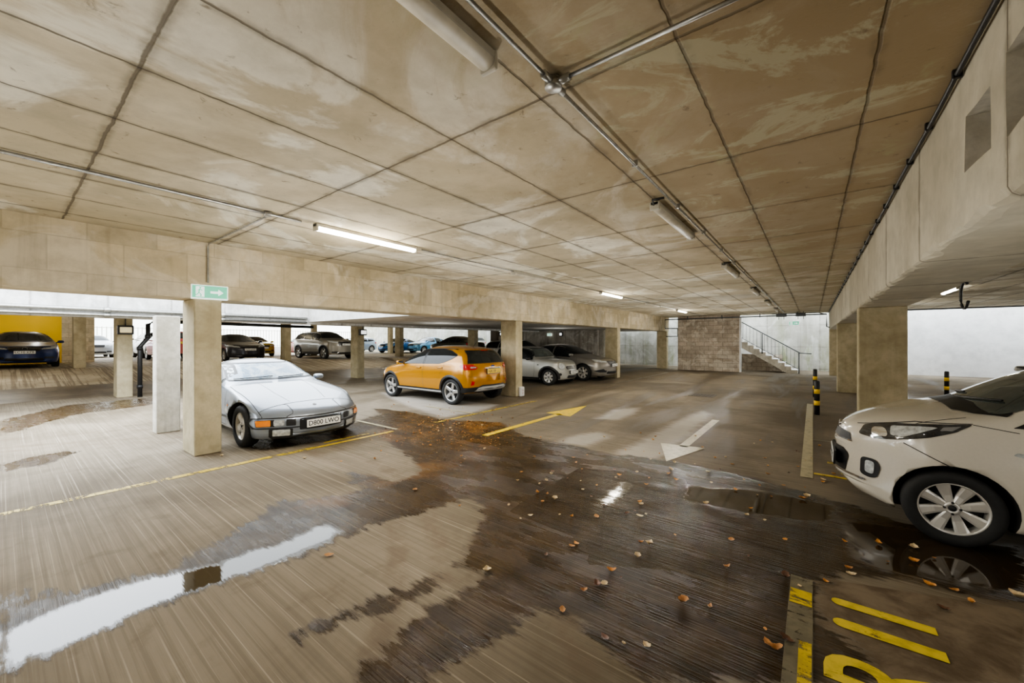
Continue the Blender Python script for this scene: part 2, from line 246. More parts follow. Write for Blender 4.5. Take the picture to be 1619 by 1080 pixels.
def floor_mat():
    m, n, l, b = newmat('tamped concrete floor')
    p = wpos(n, l)
    A = {}
    for a in ('wet', 'pud', 'pale', 'patch'):
        t = N(n, 'ShaderNodeAttribute', attribute_name=a); A[a] = t.outputs['Fac']
    sp = N(n, 'ShaderNodeSeparateXYZ'); l.new(p, sp.inputs[0])
    rid = noise(n, l, wpos(n, l, (.30, 30, 1)), 1., 6, .7)          # tamping ridges run along x
    rid2 = noise(n, l, wpos(n, l, (.35, 60, 1)), 1., 3, .6)
    edge = noise(n, l, wpos(n, l, (2.2, 15, 1)), 1., 5, .7)
    big = noise(n, l, p, .55, 6, .6, .5); med = noise(n, l, p, 3.5, 6, .65, .3); fine = noise(n, l, p, 70, 2)
    off = mth(n, l, 'ADD', mth(n, l, 'MULTIPLY', mth(n, l, 'SUBTRACT', edge, .5), .42), mth(n, l, 'MULTIPLY', mth(n, l, 'SUBTRACT', med, .5), .26))
    def mask(a, w=.035, k=1.):
        return ramp(n, l, mth(n, l, 'ADD', A[a], mth(n, l, 'MULTIPLY', off, k)), -w, w, 1, 0)
    wet = mask('wet', .04); pud = mask('pud', .05, .45); pale = mask('pale', .12, .8)
    patch = ramp(n, l, A['patch'], -.01, .01, 1, 0)
    # beyond the modelled patches: faint damp tracks in the driving lane
    lane = noise(n, l, wpos(n, l, (1.3, .16, 1)), 1., 6, .6, .5)
    damp = mth(n, l, 'MULTIPLY', ramp(n, l, lane, .47, .60, 0, .8), ramp(n, l, sp.outputs[1], 4.5, 7.5))
    dry = mixc(n, l, ramp(n, l, big, .35, .65), (.145,.117,.080), (.245,.205,.150))
    dry = mixc(n, l, ramp(n, l, rid, .45, .60, 0, .34), dry, (.10,.078,.052))
    dry = mixc(n, l, ramp(n, l, rid2, .56, .68, 0, .5), dry, (.42,.365,.28))
    dry = mixc(n, l, ramp(n, l, med, .52, .75, 0, .5), dry, (.12,.092,.06))
    dry = mixc(n, l, damp, dry, (.10,.078,.052))
    dry = mixc(n, l, mth(n, l, 'MULTIPLY', pale, .45), dry, (.60,.56,.50))  # pale patches, among them a daylight pool and a glossy streak painted in
    # tyre scuffs
    dist = N(n, 'ShaderNodeVectorMath', operation='DISTANCE'); l.new(p, dist.inputs[0]); dist.inputs[1].default_value = (-5.2, -1.7, 0)
    for rr in (4.75, 4.45, 5.5):
        a = mth(n, l, 'ABSOLUTE', mth(n, l, 'SUBTRACT', dist.outputs['Value'], rr))
        k = mth(n, l, 'MULTIPLY', ramp(n, l, a, .04, .12, .5, 0), ramp(n, l, med, .4, .6))
        dry = mixc(n, l, k, dry, (.15,.11,.075))
    wc = mixc(n, l, ramp(n, l, med, .35, .65), (.030,.018,.007), (.064,.040,.017))
    wc = mixc(n, l, ramp(n, l, rid2, .56, .70, 0, .5), wc, (.15,.115,.075))
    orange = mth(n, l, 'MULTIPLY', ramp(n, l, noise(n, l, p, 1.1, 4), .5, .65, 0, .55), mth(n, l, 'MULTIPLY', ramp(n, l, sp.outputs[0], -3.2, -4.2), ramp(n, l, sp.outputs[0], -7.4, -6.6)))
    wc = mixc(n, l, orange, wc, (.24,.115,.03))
    wc = mixc(n, l, mth(n, l, 'MULTIPLY', patch, .35), wc, (.03,.018,.008))
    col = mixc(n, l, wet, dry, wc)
    # the smoother repaired slab in front of the bay number
    col = mixc(n, l, mth(n, l, 'MULTIPLY', patch, mth(n, l, 'SUBTRACT', 1., wet)), col, mixc(n, l, ramp(n, l, med, .35, .65), (.10,.073,.045), (.20,.155,.105)))
    col = mixc(n, l, mth(n, l, 'MULTIPLY', pud, .6), col, (.035,.026,.016))
    l.new(col, b.inputs['Base Color'])
    # roughness: dry .75, damp lane .45, wet .22 varying, puddle mirror
    r = mth(n, l, 'SUBTRACT', .78, mth(n, l, 'MULTIPLY', damp, .40))
    wr = ramp(n, l, noise(n, l, wpos(n, l, (1.2, 3.5, 1)), 1.1, 6, .6), .38, .62, .12, .40)
    mr = N(n, 'ShaderNodeMix'); l.new(wet, mr.inputs[0]); l.new(r, mr.inputs[2]); l.new(wr, mr.inputs[3])
    rr2 = mth(n, l, 'MULTIPLY', mr.outputs[0], mth(n, l, 'SUBTRACT', 1., mth(n, l, 'MULTIPLY', mth(n, l, 'MULTIPLY', patch, wet), .55)))
    mp = N(n, 'ShaderNodeMix'); l.new(pud, mp.inputs[0]); l.new(rr2, mp.inputs[2]); mp.inputs[3].default_value = .03
    l.new(mp.outputs[0], b.inputs['Roughness'])
    b.inputs['IOR'].default_value = 1.42
    l.new(mth(n, l, 'ADD', .22, mth(n, l, 'MULTIPLY', pud, .4)), b.inputs['Specular IOR Level'])
    h = mth(n, l, 'ADD', mth(n, l, 'MULTIPLY', rid, 1.2), mth(n, l, 'MULTIPLY', rid2, mth(n, l, 'ADD', .7, mth(n, l, 'MULTIPLY', wet, 1.6))))
    h = mth(n, l, 'ADD', h, mth(n, l, 'MULTIPLY', med, .8)); h = mth(n, l, 'ADD', h, mth(n, l, 'MULTIPLY', fine, .12))
    bp = bump(n, l, h, b, .5, .007)
    st = mth(n, l, 'MULTIPLY', mth(n, l, 'SUBTRACT', 1., mth(n, l, 'MULTIPLY', pud, .985)), .5)
    l.new(st, bp.inputs['Strength'])
    return m
def ridged(m):
    n, l = nt(m); b = n['Principled BSDF']; src = b.inputs['Base Color'].links[0].from_socket
    q = noise(n, l, wpos(n, l, (.25, 14, 1)), 1., 4, .6)
    l.new(mixc(n, l, ramp(n, l, q, .48, .56, 0, .65), src, (.13, .10, .07)), b.inputs['Base Color']); return m
M = {}
M['ceil'] = ceiling_mat()
M['floor'] = floor_mat()
M['beamL'] = concrete('beam blockwork', (.56,.47,.31), (.70,.60,.42), (.76,.68,.53), scale=.9, brick=((1,2),.62,.40,.76), streak=.28, bstr=.3)
M['beamR'] = concrete('beam cast concrete', (.50,.46,.36), (.62,.58,.47), None, scale=.8, joints=[(1,2.42,1.62,.012)], streak=.12, bstr=.22, jdark=.75)
M['beamW'] = concrete('pale concrete', (.60,.60,.58), (.78,.77,.74), (.8,.8,.8), scale=1.1, joints=[(1,.4,1.22,.008)], streak=.35, bstr=.25, jdark=.5)
M['col'] = concrete('column concrete', (.42,.36,.23), (.56,.49,.34), None, scale=1.3, streak=.18, bstr=.22)
M['colW'] = concrete('weathered column concrete', (.55,.52,.44), (.72,.69,.62), None, scale=2.2, streak=.45, bstr=.4)
M['wall'] = concrete('retaining wall', (.40,.39,.34), (.55,.54,.49), (.62,.62,.58), scale=.5, joints=[(0,.3,2.4,.012),(2,.1,1.2,.008)], streak=.4, bstr=.2, jdark=.4, green=.75)
M['wallW'] = concrete('white rendered wall', (.80,.80,.79), (.88,.88,.87), None, scale=.5, bstr=.1)
M['wallD'] = concrete('stained wall', (.36,.33,.28), (.52,.49,.43), (.62,.60,.56), scale=.8, joints=[(0,0,1.2,.01)], streak=.75, bstr=.3)
M['brown'] = concrete('brown blockwork', (.44,.37,.29), (.58,.50,.41), (.74,.68,.58), scale=1.3, brick=((0,2),.45,.225,.35), bstr=.4)
M['block'] = concrete('cream blockwork', (.66,.56,.38), (.76,.66,.47), None, scale=2, brick=((1,2),.45,.225,.6), bstr=.3)
M['yellow'] = mat('yellow wall paint', (.90,.58,.01), .6, var=.05, scale=.8)
M['slabD'] = ridged(concrete('upper deck concrete', (.36,.30,.21), (.50,.43,.32), None, scale=1, rough=.7, bstr=.3))
M['steel'] = mat('galvanised conduit', (.42,.42,.40), .35, .85, var=.2, scale=20)
M['black'] = mat('black plastic', (.015,.015,.016), .45)
M['rubber'] = mat('tyre rubber', (.018,.018,.018), .75, var=.2, scale=25)
M['tubeon'] = mat('lit fluorescent tube', (.9,.9,.85), .4, emit=(1,.96,.86), es=22)
M['tubeoff'] = mat('unlit diffuser', (.66,.61,.50), .35, var=.15)
M['fitting'] = mat('fitting body', (.55,.52,.44), .5, var=.12)
M['paintY'] = None
def roadpaint(name, col, wear):
    m, n, l, b = newmat(name)
    p = wpos(n, l)
    w = noise(n, l, p, 5, 8, .75, .6); w2 = noise(n, l, wpos(n, l, (1.5, 30, 1)), 1.2, 4, .6)
    c = mixc(n, l, ramp(n, l, noise(n, l, p, 12, 5), .4, .7, 0, .6), col, tuple(x*.5 for x in col))
    l.new(c, b.inputs['Base Color']); b.inputs['Roughness'].default_value = .42
    tr = N(n, 'ShaderNodeBsdfTransparent'); ms = N(n, 'ShaderNodeMixShader')
    k = mth(n, l, 'ADD', mth(n, l, 'MULTIPLY', w, .7), mth(n, l, 'MULTIPLY', w2, .35))
    l.new(ramp(n, l, k, wear-.05, wear+.05), ms.inputs[0])
    l.new(tr.outputs[0], ms.inputs[1]); l.new(b.outputs[0], ms.inputs[2])
    l.new(ms.outputs[0], n['Material Output'].inputs[0]); bump(n, l, w2, b, .3, .004)
    return m
M['py'] = roadpaint('worn yellow road paint', (.62,.45,.03), .50)
M['pyb'] = roadpaint('fresh yellow road paint', (.85,.60,.02), .38)
M['pyn'] = roadpaint('dirty yellow number paint', (.66,.50,.05), .42)
M['pw'] = roadpaint('worn cream road paint', (.46,.40,.24), .41)
M['pc'] = roadpaint('faded cream road paint', (.17,.145,.09), .44)

# ------------------------------------------------------------------ setting
def slab(name, x0, x1, y0, y1, z0, z1, m, label=None, bev=0.):
    o = obj(name, bbox(x0, x1, y0, y1, z0, z1, bev), m); o['kind'] = 'structure'
    if label: o['label'] = label
    return o
def sdf(polys, X, Y):
    """signed distance (negative inside) of a union of polygons at grid points"""
    best = np.full(X.shape, 9.)
    for P in polys:
        P = np.array(P); k = len(P); d = np.full(X.shape, 1e9); ins = np.zeros(X.shape, bool)
        for i in range(k):
            ax, ay = P[i]; bx, by = P[(i+1) % k]; ex, ey = bx-ax, by-ay; L2 = ex*ex+ey*ey+1e-12
            t = np.clip(((X-ax)*ex+(Y-ay)*ey)/L2, 0, 1)
            d = np.minimum(d, np.hypot(X-ax-t*ex, Y-ay-t*ey))
            c = ((ay > Y) != (by > Y)) & (X < (bx-ax)*(Y-ay)/(by-ay+1e-12)+ax); ins ^= c
        best = np.minimum(best, np.where(ins, -d, d))
    return best
def build_floor():
    xs = list(np.arange(-16.5, -11, .5)) + list(np.arange(-11, 2.5, .07)) + list(np.arange(2.5, 14.1, .5))
    ys = list(np.arange(-12, -1, .5)) + list(np.arange(-1, 12, .07)) + list(np.arange(12, 28.1, .5))
    X, Y = np.meshgrid(xs, ys, indexing='ij'); nx, ny = X.shape
    co = np.stack([X, Y, np.zeros_like(X)], -1).reshape(-1, 3)
    me = bpy.data.meshes.new('floor')
    i, j = np.meshgrid(np.arange(nx-1), np.arange(ny-1), indexing='ij'); a = (i*ny+j).ravel()
    quads = np.stack([a, a+ny, a+ny+1, a+1], -1)
    me.from_pydata(co.tolist(), [], quads.tolist())
    for nm, ps in (('wet', WET_PTS), ('pud', PUD_PTS), ('pale', PALE_PTS), ('patch', PATCH_PTS)):
        at = me.attributes.new(nm, 'FLOAT', 'POINT'); at.data.foreach_set('value', sdf(ps, X, Y).ravel())
    me.update()
    o = obj('floor', me, M['floor']); o['kind'] = 'structure'; o['label'] = 'tamped concrete car park floor with wet patches and puddles'
build_floor()
# ramp up to the raised deck (left), the raised deck itself
def prism(name, prof, y0, y1, m, label):
    bm = bmesh.new(); A = [bm.verts.new((x, y0, z)) for x, z in prof]; B = [bm.verts.new((x, y1, z)) for x, z in prof]
    k = len(prof)
    for i in range(k): bm.faces.new((A[i], A[(i+1)%k], B[(i+1)%k], B[i]))
    bm.faces.new(A); bm.faces.new(B[::-1]); bmesh.ops.recalc_face_normals(bm, faces=bm.faces[:])
    o = obj(name, bm, m); o['kind'] = 'structure'; o['label'] = label; return o
M['rampD'] = concrete('shade-dark ramp concrete', (.13,.10,.07), (.20,.16,.11), None, scale=1, rough=.5, joints=[(0,.2,.9,.02)], bstr=.4)  # dark tone paints the shade at the ramp foot into the concrete
prism('floor_ramp', [(-16.5,-.1),(-16.5,.0),(-18.6,.2),(-18.6,-.1)], -12, 15, M['rampD'], 'shade-painted dark foot of the ramp up to the raised deck')
prism('floor_slope', [(-18.6,-.1),(-18.6,.2),(-22.5,.57),(-22.5,-.1)], -12, 15, M['slabD'], 'ribbed pale slope rising to the raised deck')
slab('floor_deck', -45, -22.5, -12, 27, -.1, .57, M['slabD'], 'raised parking deck behind the ramp')
slab('floor_landing', -22.5, -16.5, 15, 27, -.1, .57, M['slabD'], 'raised parking deck beside the ramp')
slab('ceiling', -7.37, 14, -12, 24.3, 3.0, 3.3, M['ceil'], 'stained precast concrete ceiling panels')
M['soffit'] = concrete('pale soffit', (.58,.57,.54), (.72,.71,.68), (.78,.78,.78), scale=.6, joints=[(1,.2,2.4,.015)], bstr=.2)
slab('ceiling_soffit', -13.9, -7.37, 6.5, 26, 2.28, 3.3, M['soffit'], 'lower pale concrete soffit behind the left beam')
slab('ceiling_deck', -34, -14.4, -12, 24, 3.0, 3.3, M['ceil'], 'ceiling over the raised deck')
# walls
slab('wall_back', -45, 14, 27, 27.3, 0, 5.2, M['wall'], 'tall daylit concrete retaining wall streaked green')
slab('wall_white', 1.6, 14, 26.6, 26.98, 0, 5.2, M['wallW'], 'bright white wall beyond the right hand bay')
slab('wall_right', 14, 14.3, -12, 27.3, 0, 3.3, M['wallW'])
slab('wall_front', -30, 14, -12.3, -12, 0, 3.3, M['wallD'])
slab('wall_inner', -18, -9.9, 21, 21.25, 0, 2.28, M['wallD'], 'stained concrete wall behind the parked cars')
slab('wall_yellow', -29.2, -29, -12, 1.8, .57, 3.0, M['yellow'], 'mustard yellow painted wall')
slab('wall_block', -29.2, -29, 1.8, 2.9, .57, 3.0, M['block'], 'cream blockwork wall end')
slab('wall_stair', -6.1, -3.05, 23.45, 23.75, 0, 3.0, M['brown'], 'brown blockwork wall screening the stairs')
slab('wall_stair_end', -3.05, -2.98, 23.45, 23.75, 0, 2.9, M['wallW'])
slab('wall_under_stair', -3.3, -1.3, 25.4, 25.6, 0, .9, M['brown'])
slab('wall_parapet', -41.2, -41, 2.9, 27, .57, 1.1, M['wallW'])

# beams: left, right (boolean holes and chipped edge), pale beam across the light well
def beam_mesh(x0, x1, y0, y1, z0, z1, step=.12, rough=0., side=1):
    """a long beam whose lower arris on the given side is chipped"""
    bm = bmesh.new(); rnd = random.Random(3); rows = []
    y = y0
    while y < y1 + 1e-6:
        near = 1 if -1 < y < 14 else .3
        c = rough*near*(.25 + abs(rnd.gauss(0, .6))); d = rough*near*(.3 + abs(rnd.gauss(0, .7)))
        xs = (x1 - d*.0, x1) if side > 0 else (x0, x0)
        if side > 0: pr = [(x0,z0),(x1-d,z0),(x1-d*.35,z0+c*.35),(x1,z0+c),(x1,z1),(x0,z1)]
        else: pr = [(x1,z0),(x0+d,z0),(x0+d*.35,z0+c*.35),(x0,z0+c),(x0,z1),(x1,z1)]
        rows.append([bm.verts.new((px, y, pz)) for px, pz in pr]); y += step
    for A, B in zip(rows, rows[1:]):
        for i in range(6): bm.faces.new((A[i], A[(i+1)%6], B[(i+1)%6], B[i]))
    bm.faces.new(rows[0]); bm.faces.new(rows[-1][::-1])
    bmesh.ops.recalc_face_normals(bm, faces=bm.faces[:]); return bm
def cut(o, cutter, solver='EXACT'):
    md = o.modifiers.new('b', 'BOOLEAN'); md.object = cutter; md.operation = 'DIFFERENCE'; md.solver = solver; md.material_mode = 'TRANSFER'
    bpy.context.view_layer.update()
    me = bpy.data.meshes.new_from_object(o.evaluated_get(bpy.context.evaluated_depsgraph_get()))
    o.modifiers.clear(); o.data = me
    bpy.data.objects.remove(cutter)
bl = obj('concrete_beam', beam_mesh(-7.37, -6.8, -11.9, 24.22, 2.2, 2.998, .12, .035), M['beamL'])
tag(bl, 'long cream concrete beam carrying the ceiling on the left, above the exit sign', 'beam')
br = obj('concrete_beam', beam_mesh(.61, 1.2, -11.9, 24.22, 2.17, 2.998, .1, .05, -1), [M['beamR'], M['colW']])
cb = bmesh.new()
for ya, yb, za, zb in ((2.62, 2.98, 2.45, 2.74), (1.95, 2.42, 2.42, 2.76)):
    vs, _ = box(cb, .3, .95, ya, yb, za, zb)
    for v in vs: v.co += Vector((0, random.uniform(-.03,.03), random.uniform(-.035,.035)))
bmesh.ops.recalc_face_normals(cb, faces=cb.faces[:])
cut(br, obj('cutter', cb, M['colW']))
tag(br, 'long cast concrete beam on the right with two rough square holes', 'beam')
b2 = obj('concrete_beam', bbox(-14.4, -13.9, -11.9, 26, 2.2, 2.998), M['beamW'])
tag(b2, 'white daylit concrete beam behind the galvanised pipes, beyond the light well', 'beam')

# columns
def column(x0, x1, y0, y1, z0, z1, m, label, bev=.012):
    o = obj('concrete_column', bbox(0, x1-x0, 0, y1-y0, 0, z1-z0, bev, 1), m, loc=(x0, y0, z0))
    return tag(o, label, 'column', 'concrete columns')
for y, lab in ((1.63, 'concrete column under the green exit sign, beside the silver coupe'), (9.05, 'concrete column just behind the orange hatchback'),
               (16.45, 'concrete column at the nose of the grey saloon'), (23.75, 'thin looking last column of the left beam, near the stair wall')):
    column(-7.37, -6.8, y, y+.32, 0, 2.2, M['col'], lab)
for y, lab in ((8.8, 'wide concrete column behind the white hatchback bonnet'), (16.1, 'second concrete column under the right beam, behind the widest one'),
               (23.75, 'farthest pale column under the right beam')):
    column(.61, 1.2, y, y+.32, 0, 2.17, M['col'], lab)
column(-9.25, -9.0, 1.63, 1.96, 0, 2.05, M['colW'], 'weathered free-standing column just left of the exit sign column')
for y, lab in ((2.0, 'grey column carrying a bulkhead lamp, beside the black downpipe'), (9.4, 'grey column with a lamp, left of the orange hatchback'),
               (16.8, 'column at the rear of the black coupe')):
    column(-16.2, -15.65, y, y+.33, 0, 2.999, M['col'], lab)
for y, lab in ((1.7, 'dark column beside the blue saloon and the cream block wall'), (9.3, 'column between the black saloon and the red hatchback'),
               (16.7, 'column in front of the blue coupe')):
    column(-23.1, -22.55, y, y+.33, .57, 3.0, M['col'], lab)
for y, lab in ((5.9, 'far column behind the black saloon'), (13.9, 'far column above the red hatchback'), (20.5, 'slim far column beside the blue coupe')):
    column(-29.4, -29, y, y+.3, .57, 3.0, M['col'], lab)
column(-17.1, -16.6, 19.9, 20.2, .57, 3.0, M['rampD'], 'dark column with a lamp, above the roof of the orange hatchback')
column(-10.3, -9.75, 21.6, 22.0, 0, 2.28, M['colW'], 'pale pier at the end of the stained wall')

# ------------------------------------------------------------------ stairs
def build_stairs():
    t = thing('concrete_staircase', 'concrete staircase with white nosed steps rising left behind the brown wall', 'staircase', (-.6, 24.2, 0))
    nst = 14; run = .27; rise = .175; w = 1.15
    bm = bmesh.new(); prof = [(0, 0)]
    for i in range(nst): prof += [(-i*run, (i+1)*rise), (-(i+1)*run, (i+1)*rise)]
    prof += [(-nst*run, nst*rise-.35), (-.45, 0)]
    A = [bm.verts.new((x, 0, z)) for x, z in prof]; B = [bm.verts.new((x, w, z)) for x, z in prof]; k = len(prof)
    for i in range(k): bm.faces.new((A[i], A[(i+1)%k], B[(i+1)%k], B[i]))
    bm.faces.new(A); bm.faces.new(B[::-1]); bmesh.ops.recalc_face_normals(bm, faces=bm.faces[:])
    obj('stair_flight', bm, M['colW'], t)
    for i in range(nst):
        obj('nosing', bbox(-(i+1)*run, -i*run+.015, -.012, w+.01, (i+1)*rise-.03, (i+1)*rise+.006), M['wallW'], t)
    ra = thing('stair_railing', 'dark steel railing with upright bars along the open side of the staircase', 'railing', (-.6, 24.15, 0))
    def zz(x): return -x/run*rise
    bm = bmesh.new(); tube(bm, [(.55, 0, 1.0), (.1, 0, 1.02), (-nst*run, 0, zz(-nst*run)+1.05)], .024, 8); obj('handrail', bm, M['steelD'], ra)
    bm = bmesh.new(); tube(bm, [(.05, 0, .2), (-nst*run, 0, zz(-nst*run)+.22)], .015, 6); obj('lower_rail', bm, M['steelD'], ra)
    for x in (.05, -1.5, -3.0):
        bm = bmesh.new(); tube(bm, [(x, 0, zz(min(x,0))), (x, 0, zz(min(x, 0))+1.03)], .024, 8); obj('post', bm, M['steelD'], ra)
    x = -.13
    while x > -nst*run:
        bm = bmesh.new(); tube(bm, [(x, 0, zz(x)+.2), (x, 0, zz(x)+1.03)], .008, 5); obj('baluster', bm, M['steelD'], ra); x -= .16
M['steelD'] = mat('dark painted steel', (.10,.11,.12), .5, .4)
build_stairs()

# ------------------------------------------------------------------ ceiling services
def pipe(name, pts, r, m, label, cat, clips=None, group=None):
    bm = bmesh.new(); tube(bm, pts, r, 10)
    o = tag(obj(name, bm, m), label, cat, group)
    return o
t = thing('galvanised_conduit', 'galvanised conduit run along the ceiling beside the row of unlit battens', 'conduit', (-1.09, 1.78, 2.965))
bm = bmesh.new(); tube(bm, [(0,-8,0),(0,-.08,0)], .0105); tube(bm, [(0,.08,0),(0,20.9,0)], .0105); obj('tube', bm, M['steel'], t)
bm = bmesh.new(); tube(bm, [(.08,0,0),(1.66,0,0)], .0105); obj('branch_tube', bm, M['steel'], t)
bm = bmesh.new(); lathe(bm, [(-.028,0),(-.028,.043),(-.022,.046),(.02,.046),(.02,0)], 20, axis='z')
for a in range(3): tube(bm, [(0,0,0),((.1,0),(0,.1),(0,-.1))[a]+(0,)], .02, 10)
obj('junction_box', bm, M['steel'], t)
for y in np.arange(-2.4, 21, 1.2):
    if abs(y) > .3:
        bm = bmesh.new(); box(bm, -.022, .022, y-.006, y+.006, -.0125, .03); obj('saddle_clip', bm, M['steel'], t)
# left run: twin thin cables in conduit
t = thing('ceiling_conduit', 'grey conduit run feeding the lit battens above the left beam', 'conduit', (-4.66, 2., 2.975))
bm = bmesh.new(); tube(bm, [(0,-11,0),(0,.1,0)], .014); tube(bm, [(0,1.85,0),(0,22,0)], .011); obj('tube', bm, M['steel'], t)
bm = bmesh.new(); tube(bm, [(-.05,-11,.008),(-.05,.1,.008)], .008); obj('cable', bm, M['black'], t)
bm = bmesh.new(); lathe(bm, [(-.025,0),(-.025,.04),(.02,.04),(.02,0)], 16, axis='z', M=Matrix.Translation((0,-.25,0))); obj('junction_box', bm, M['steel'], t)
t = thing('sign_conduit', 'conduit dropping down the left beam to the exit sign', 'conduit', (-6.8, 1.78, 2.4))
bm = bmesh.new(); tube(bm, [(2.1,0,.575),(.06,0,.575),(.022,0,.54),(.022,0,.03)], .0115); obj('tube', bm, M['steel'], t)
t = thing('black_cable', 'black armoured cable clipped along the top of the right beam', 'cable', (.585, 0, 2.965))
bm = bmesh.new(); tube(bm, [(0, y, math.sin(y*3.1)*.006) for y in np.arange(-6, 24, .3)], .013, 8); obj('cable_run', bm, M['black'], t)
for y in np.arange(.5, 24, .62):
    obj('cable_clip', bbox(-.018, .02, y-.011, y+.011, -.019, .03, .004, 1), M['black'], t)
# battens
def batten(x, y0, lit, label, group, ln=1.5, lamp_pow=0, bracket=True):
    t = thing('fluorescent_batten', label, 'light', (x, y0, 3.0), 0, group)
    obj('mounting_tray', bbox(-.045, .045, 0, ln, -.05, -.0, .01, 1), M['fitting'], t)
    bm = bmesh.new()
    prof = [(.046*math.cos(a), -.05-.04*math.sin(a)) for a in np.linspace(0, PI, 9)]
    A = [bm.verts.new((px, .03, pz)) for px, pz in prof]; B = [bm.verts.new((px, ln-.03, pz)) for px, pz in prof]
    for i in range(8): bm.faces.new((A[i], B[i], B[i+1], A[i+1])).smooth = True
    bm.faces.new(A); bm.faces.new(B[::-1]); bmesh.ops.recalc_face_normals(bm, faces=bm.faces[:])
    obj('diffuser', bm, M['tubeon'] if lit else M['tubeoff'], t)
    for y in (0, ln-.03): obj('end_cap', bbox(-.05, .05, y, y+.03, -.095, -.004, .012, 2), M['fitting'], t)
    if not lit and bracket:
        bm = bmesh.new(); tube(bm, [(.13,-.12,-.035),(.02,-.12,-.035),(0,-.02,-.045)], .011); obj('flexible_cable', bm, M['black'], t)
    return t
ys = [(-.02, 'nearest unlit batten light, overhead at the top of the picture'), (3.95, 'second unlit batten light of the row beside the galvanised conduit'), (7.8, 'third unlit batten light of the row beside the galvanised conduit'),
      (11.7, 'fourth unlit batten light of the row beside the galvanised conduit'), (15.6, 'fifth unlit batten light of the row beside the galvanised conduit'), (19.4, 'farthest unlit batten light of the row beside the galvanised conduit')]
for y, lab in ys: batten(-1.25, y, False, lab, 'unlit battens over the driving lane', 1.48, bracket=y > 0)
ys = [(2.25, True, 'nearest lit batten light above the left beam, behind the exit sign'), (6.1, False, 'unlit batten light between two lit ones on the left run'), (10.1, True, 'second lit batten light of the left run'),
      (13.9, False, 'unlit batten light beyond the second lit one on the left run'), (17.8, True, 'farthest lit batten light, close to the brown stair wall')]
for y, lit, lab in ys: batten(-4.66, y, lit, lab, 'battens of the left run', 1.48, bracket=False)
batten(2.9, 14.6, True, 'lit batten light in the right hand bay, above the white wall', None, 1.5)
# exit sign on the column
M['sgreen'] = mat('green sign', (.10,.50,.30), .4, emit=(.25,.8,.55), es=.5); M['swhite'] = mat('white sign', (.8,.85,.82), .4, emit=(.9,1,.95), es=.8)
def exit_sign(loc, rz, w, h, label):
    t = thing('exit_sign', label, 'sign', loc, rz)
    obj('housing', bbox(-w/2, w/2, 0, .07, 0, h, .006, 1), M['swhite'], t)
    obj('green_panel', bbox(-w/2+.012, w/2-.012, -.004, 0, .018, h-.012), M['sgreen'], t)
    bm = bmesh.new()
    def quad(p): bm.faces.new([bm.verts.new((x, -.007, z)) for x, z in p])
    s = h/.2
    ox = -w*.27
    quad([(ox-.045*s,.03*s),(ox+.05*s,.03*s),(ox+.05*s,.175*s),(ox-.045*s,.175*s)])
    bm2 = bmesh.new(); bm, keep = bm2, bm
    lathe(bm, [(-.009,0),(-.009,.012*s)], 12, M=Matrix.Translation((ox+.005, 0, .155*s)))
    for a, b_ in (((0,.14),(-.012,.09)),((-.012,.09),(.015,.06)),((.015,.06),(.008,.035)),((-.012,.09),(-.03,.06)),((-.03,.06),(-.045,.055)),((0,.135),(.028,.12)),((0,.135),(-.022,.115))):
        tube(bm, [(ox+a[0]*s,-.009,a[1]*s),(ox+b_[0]*s,-.009,b_[1]*s)], .006*s, 6)
    obj('running_figure', bm, M['sgreen'], t); bm = keep
    ax = w*.2
    quad([(ax-.08*s,.085*s),(ax+.02*s,.085*s),(ax+.02*s,.115*s),(ax-.08*s,.115*s)])
    quad([(ax+.01*s,.055*s),(ax+.07*s,.1*s),(ax+.01*s,.145*s)])
    obj('pictogram', bm, M['swhite'], t)
exit_sign((-6.765, 1.80, 2.195), PI/2-.12, .42, .2, 'pale green illuminated exit sign with running figure and arrow, atop the near column')
exit_sign((-.75, 24.25, 2.42), 0, .42, .2, 'small green exit sign hanging at the far end beyond the stairs')
# far end services
t = thing('far_pipe', 'steel pipe crossing the far opening below the ceiling edge', 'pipe', (-7, 23.1, 2.84))
bm = bmesh.new(); tube(bm, [(.28,.3,-.95),(.9,.3,-.95),(.9,.3,-.5),(.3,.0,-.5),(.3,0,0),(7.5,0,0.02),(7.5,0,-.55),(7.62,0,-.6)], .028, 8); obj('tube', bm, M['steelD'], t)
bm = bmesh.new(); tube(bm, [(5.4,-.05,.1),(7.2,-.05,.1),(7.5,0,0)], .02, 8); obj('upper_tube', bm, M['steelD'], t)
for x in (1.5, 3.2, 4.9, 6.4): obj('pipe_bracket', bbox(x-.02, x+.02, -.04, .04, -.04, .15), M['steelD'], t)
for i, (x, w, lab) in enumerate(((-1.2, .42, 'dark control box under the far edge of the ceiling'), (-.45, .38, 'dark louvred box beside the control box at the far end'))):
    t = thing('ceiling_box', lab, 'box', (x, 22.75, 2.78), 0)
    obj('casing', bbox(-w/2, w/2, -.1, .1, 0, .13, .01, 1), M['steelD'], t)
    for k in (-.1, .1): bm = bmesh.new(); tube(bm, [(k,0,-.13),(k,0,.22)], .012, 6); obj('hanger', bm, M['steelD'], t)
# right bay pipe
t = thing('right_pipe', 'thin dark pipe running level in front of the white wall', 'pipe', (2, 24.1, 2.98))
bm = bmesh.new(); tube(bm, [(0,0,0),(11.5,0,0)], .035, 8); obj('tube', bm, M['steelD'], t)
for x in (.3, 2.4, 4.6, 6.8): bm = bmesh.new(); tube(bm, [(x,0,0),(x,0,.3)], .015, 6); obj('hanger', bm, M['steelD'], t)
bm = bmesh.new(); tube(bm, [(1.17, 5.7+.13*math.cos(a), 2.05+.13*math.sin(a)) for a in np.linspace(-2.6, 2.2, 16)], .012, 6)
tag(obj('cable_loop', bm, M['black']), 'loop of black cable hanging from the right beam', 'cable')
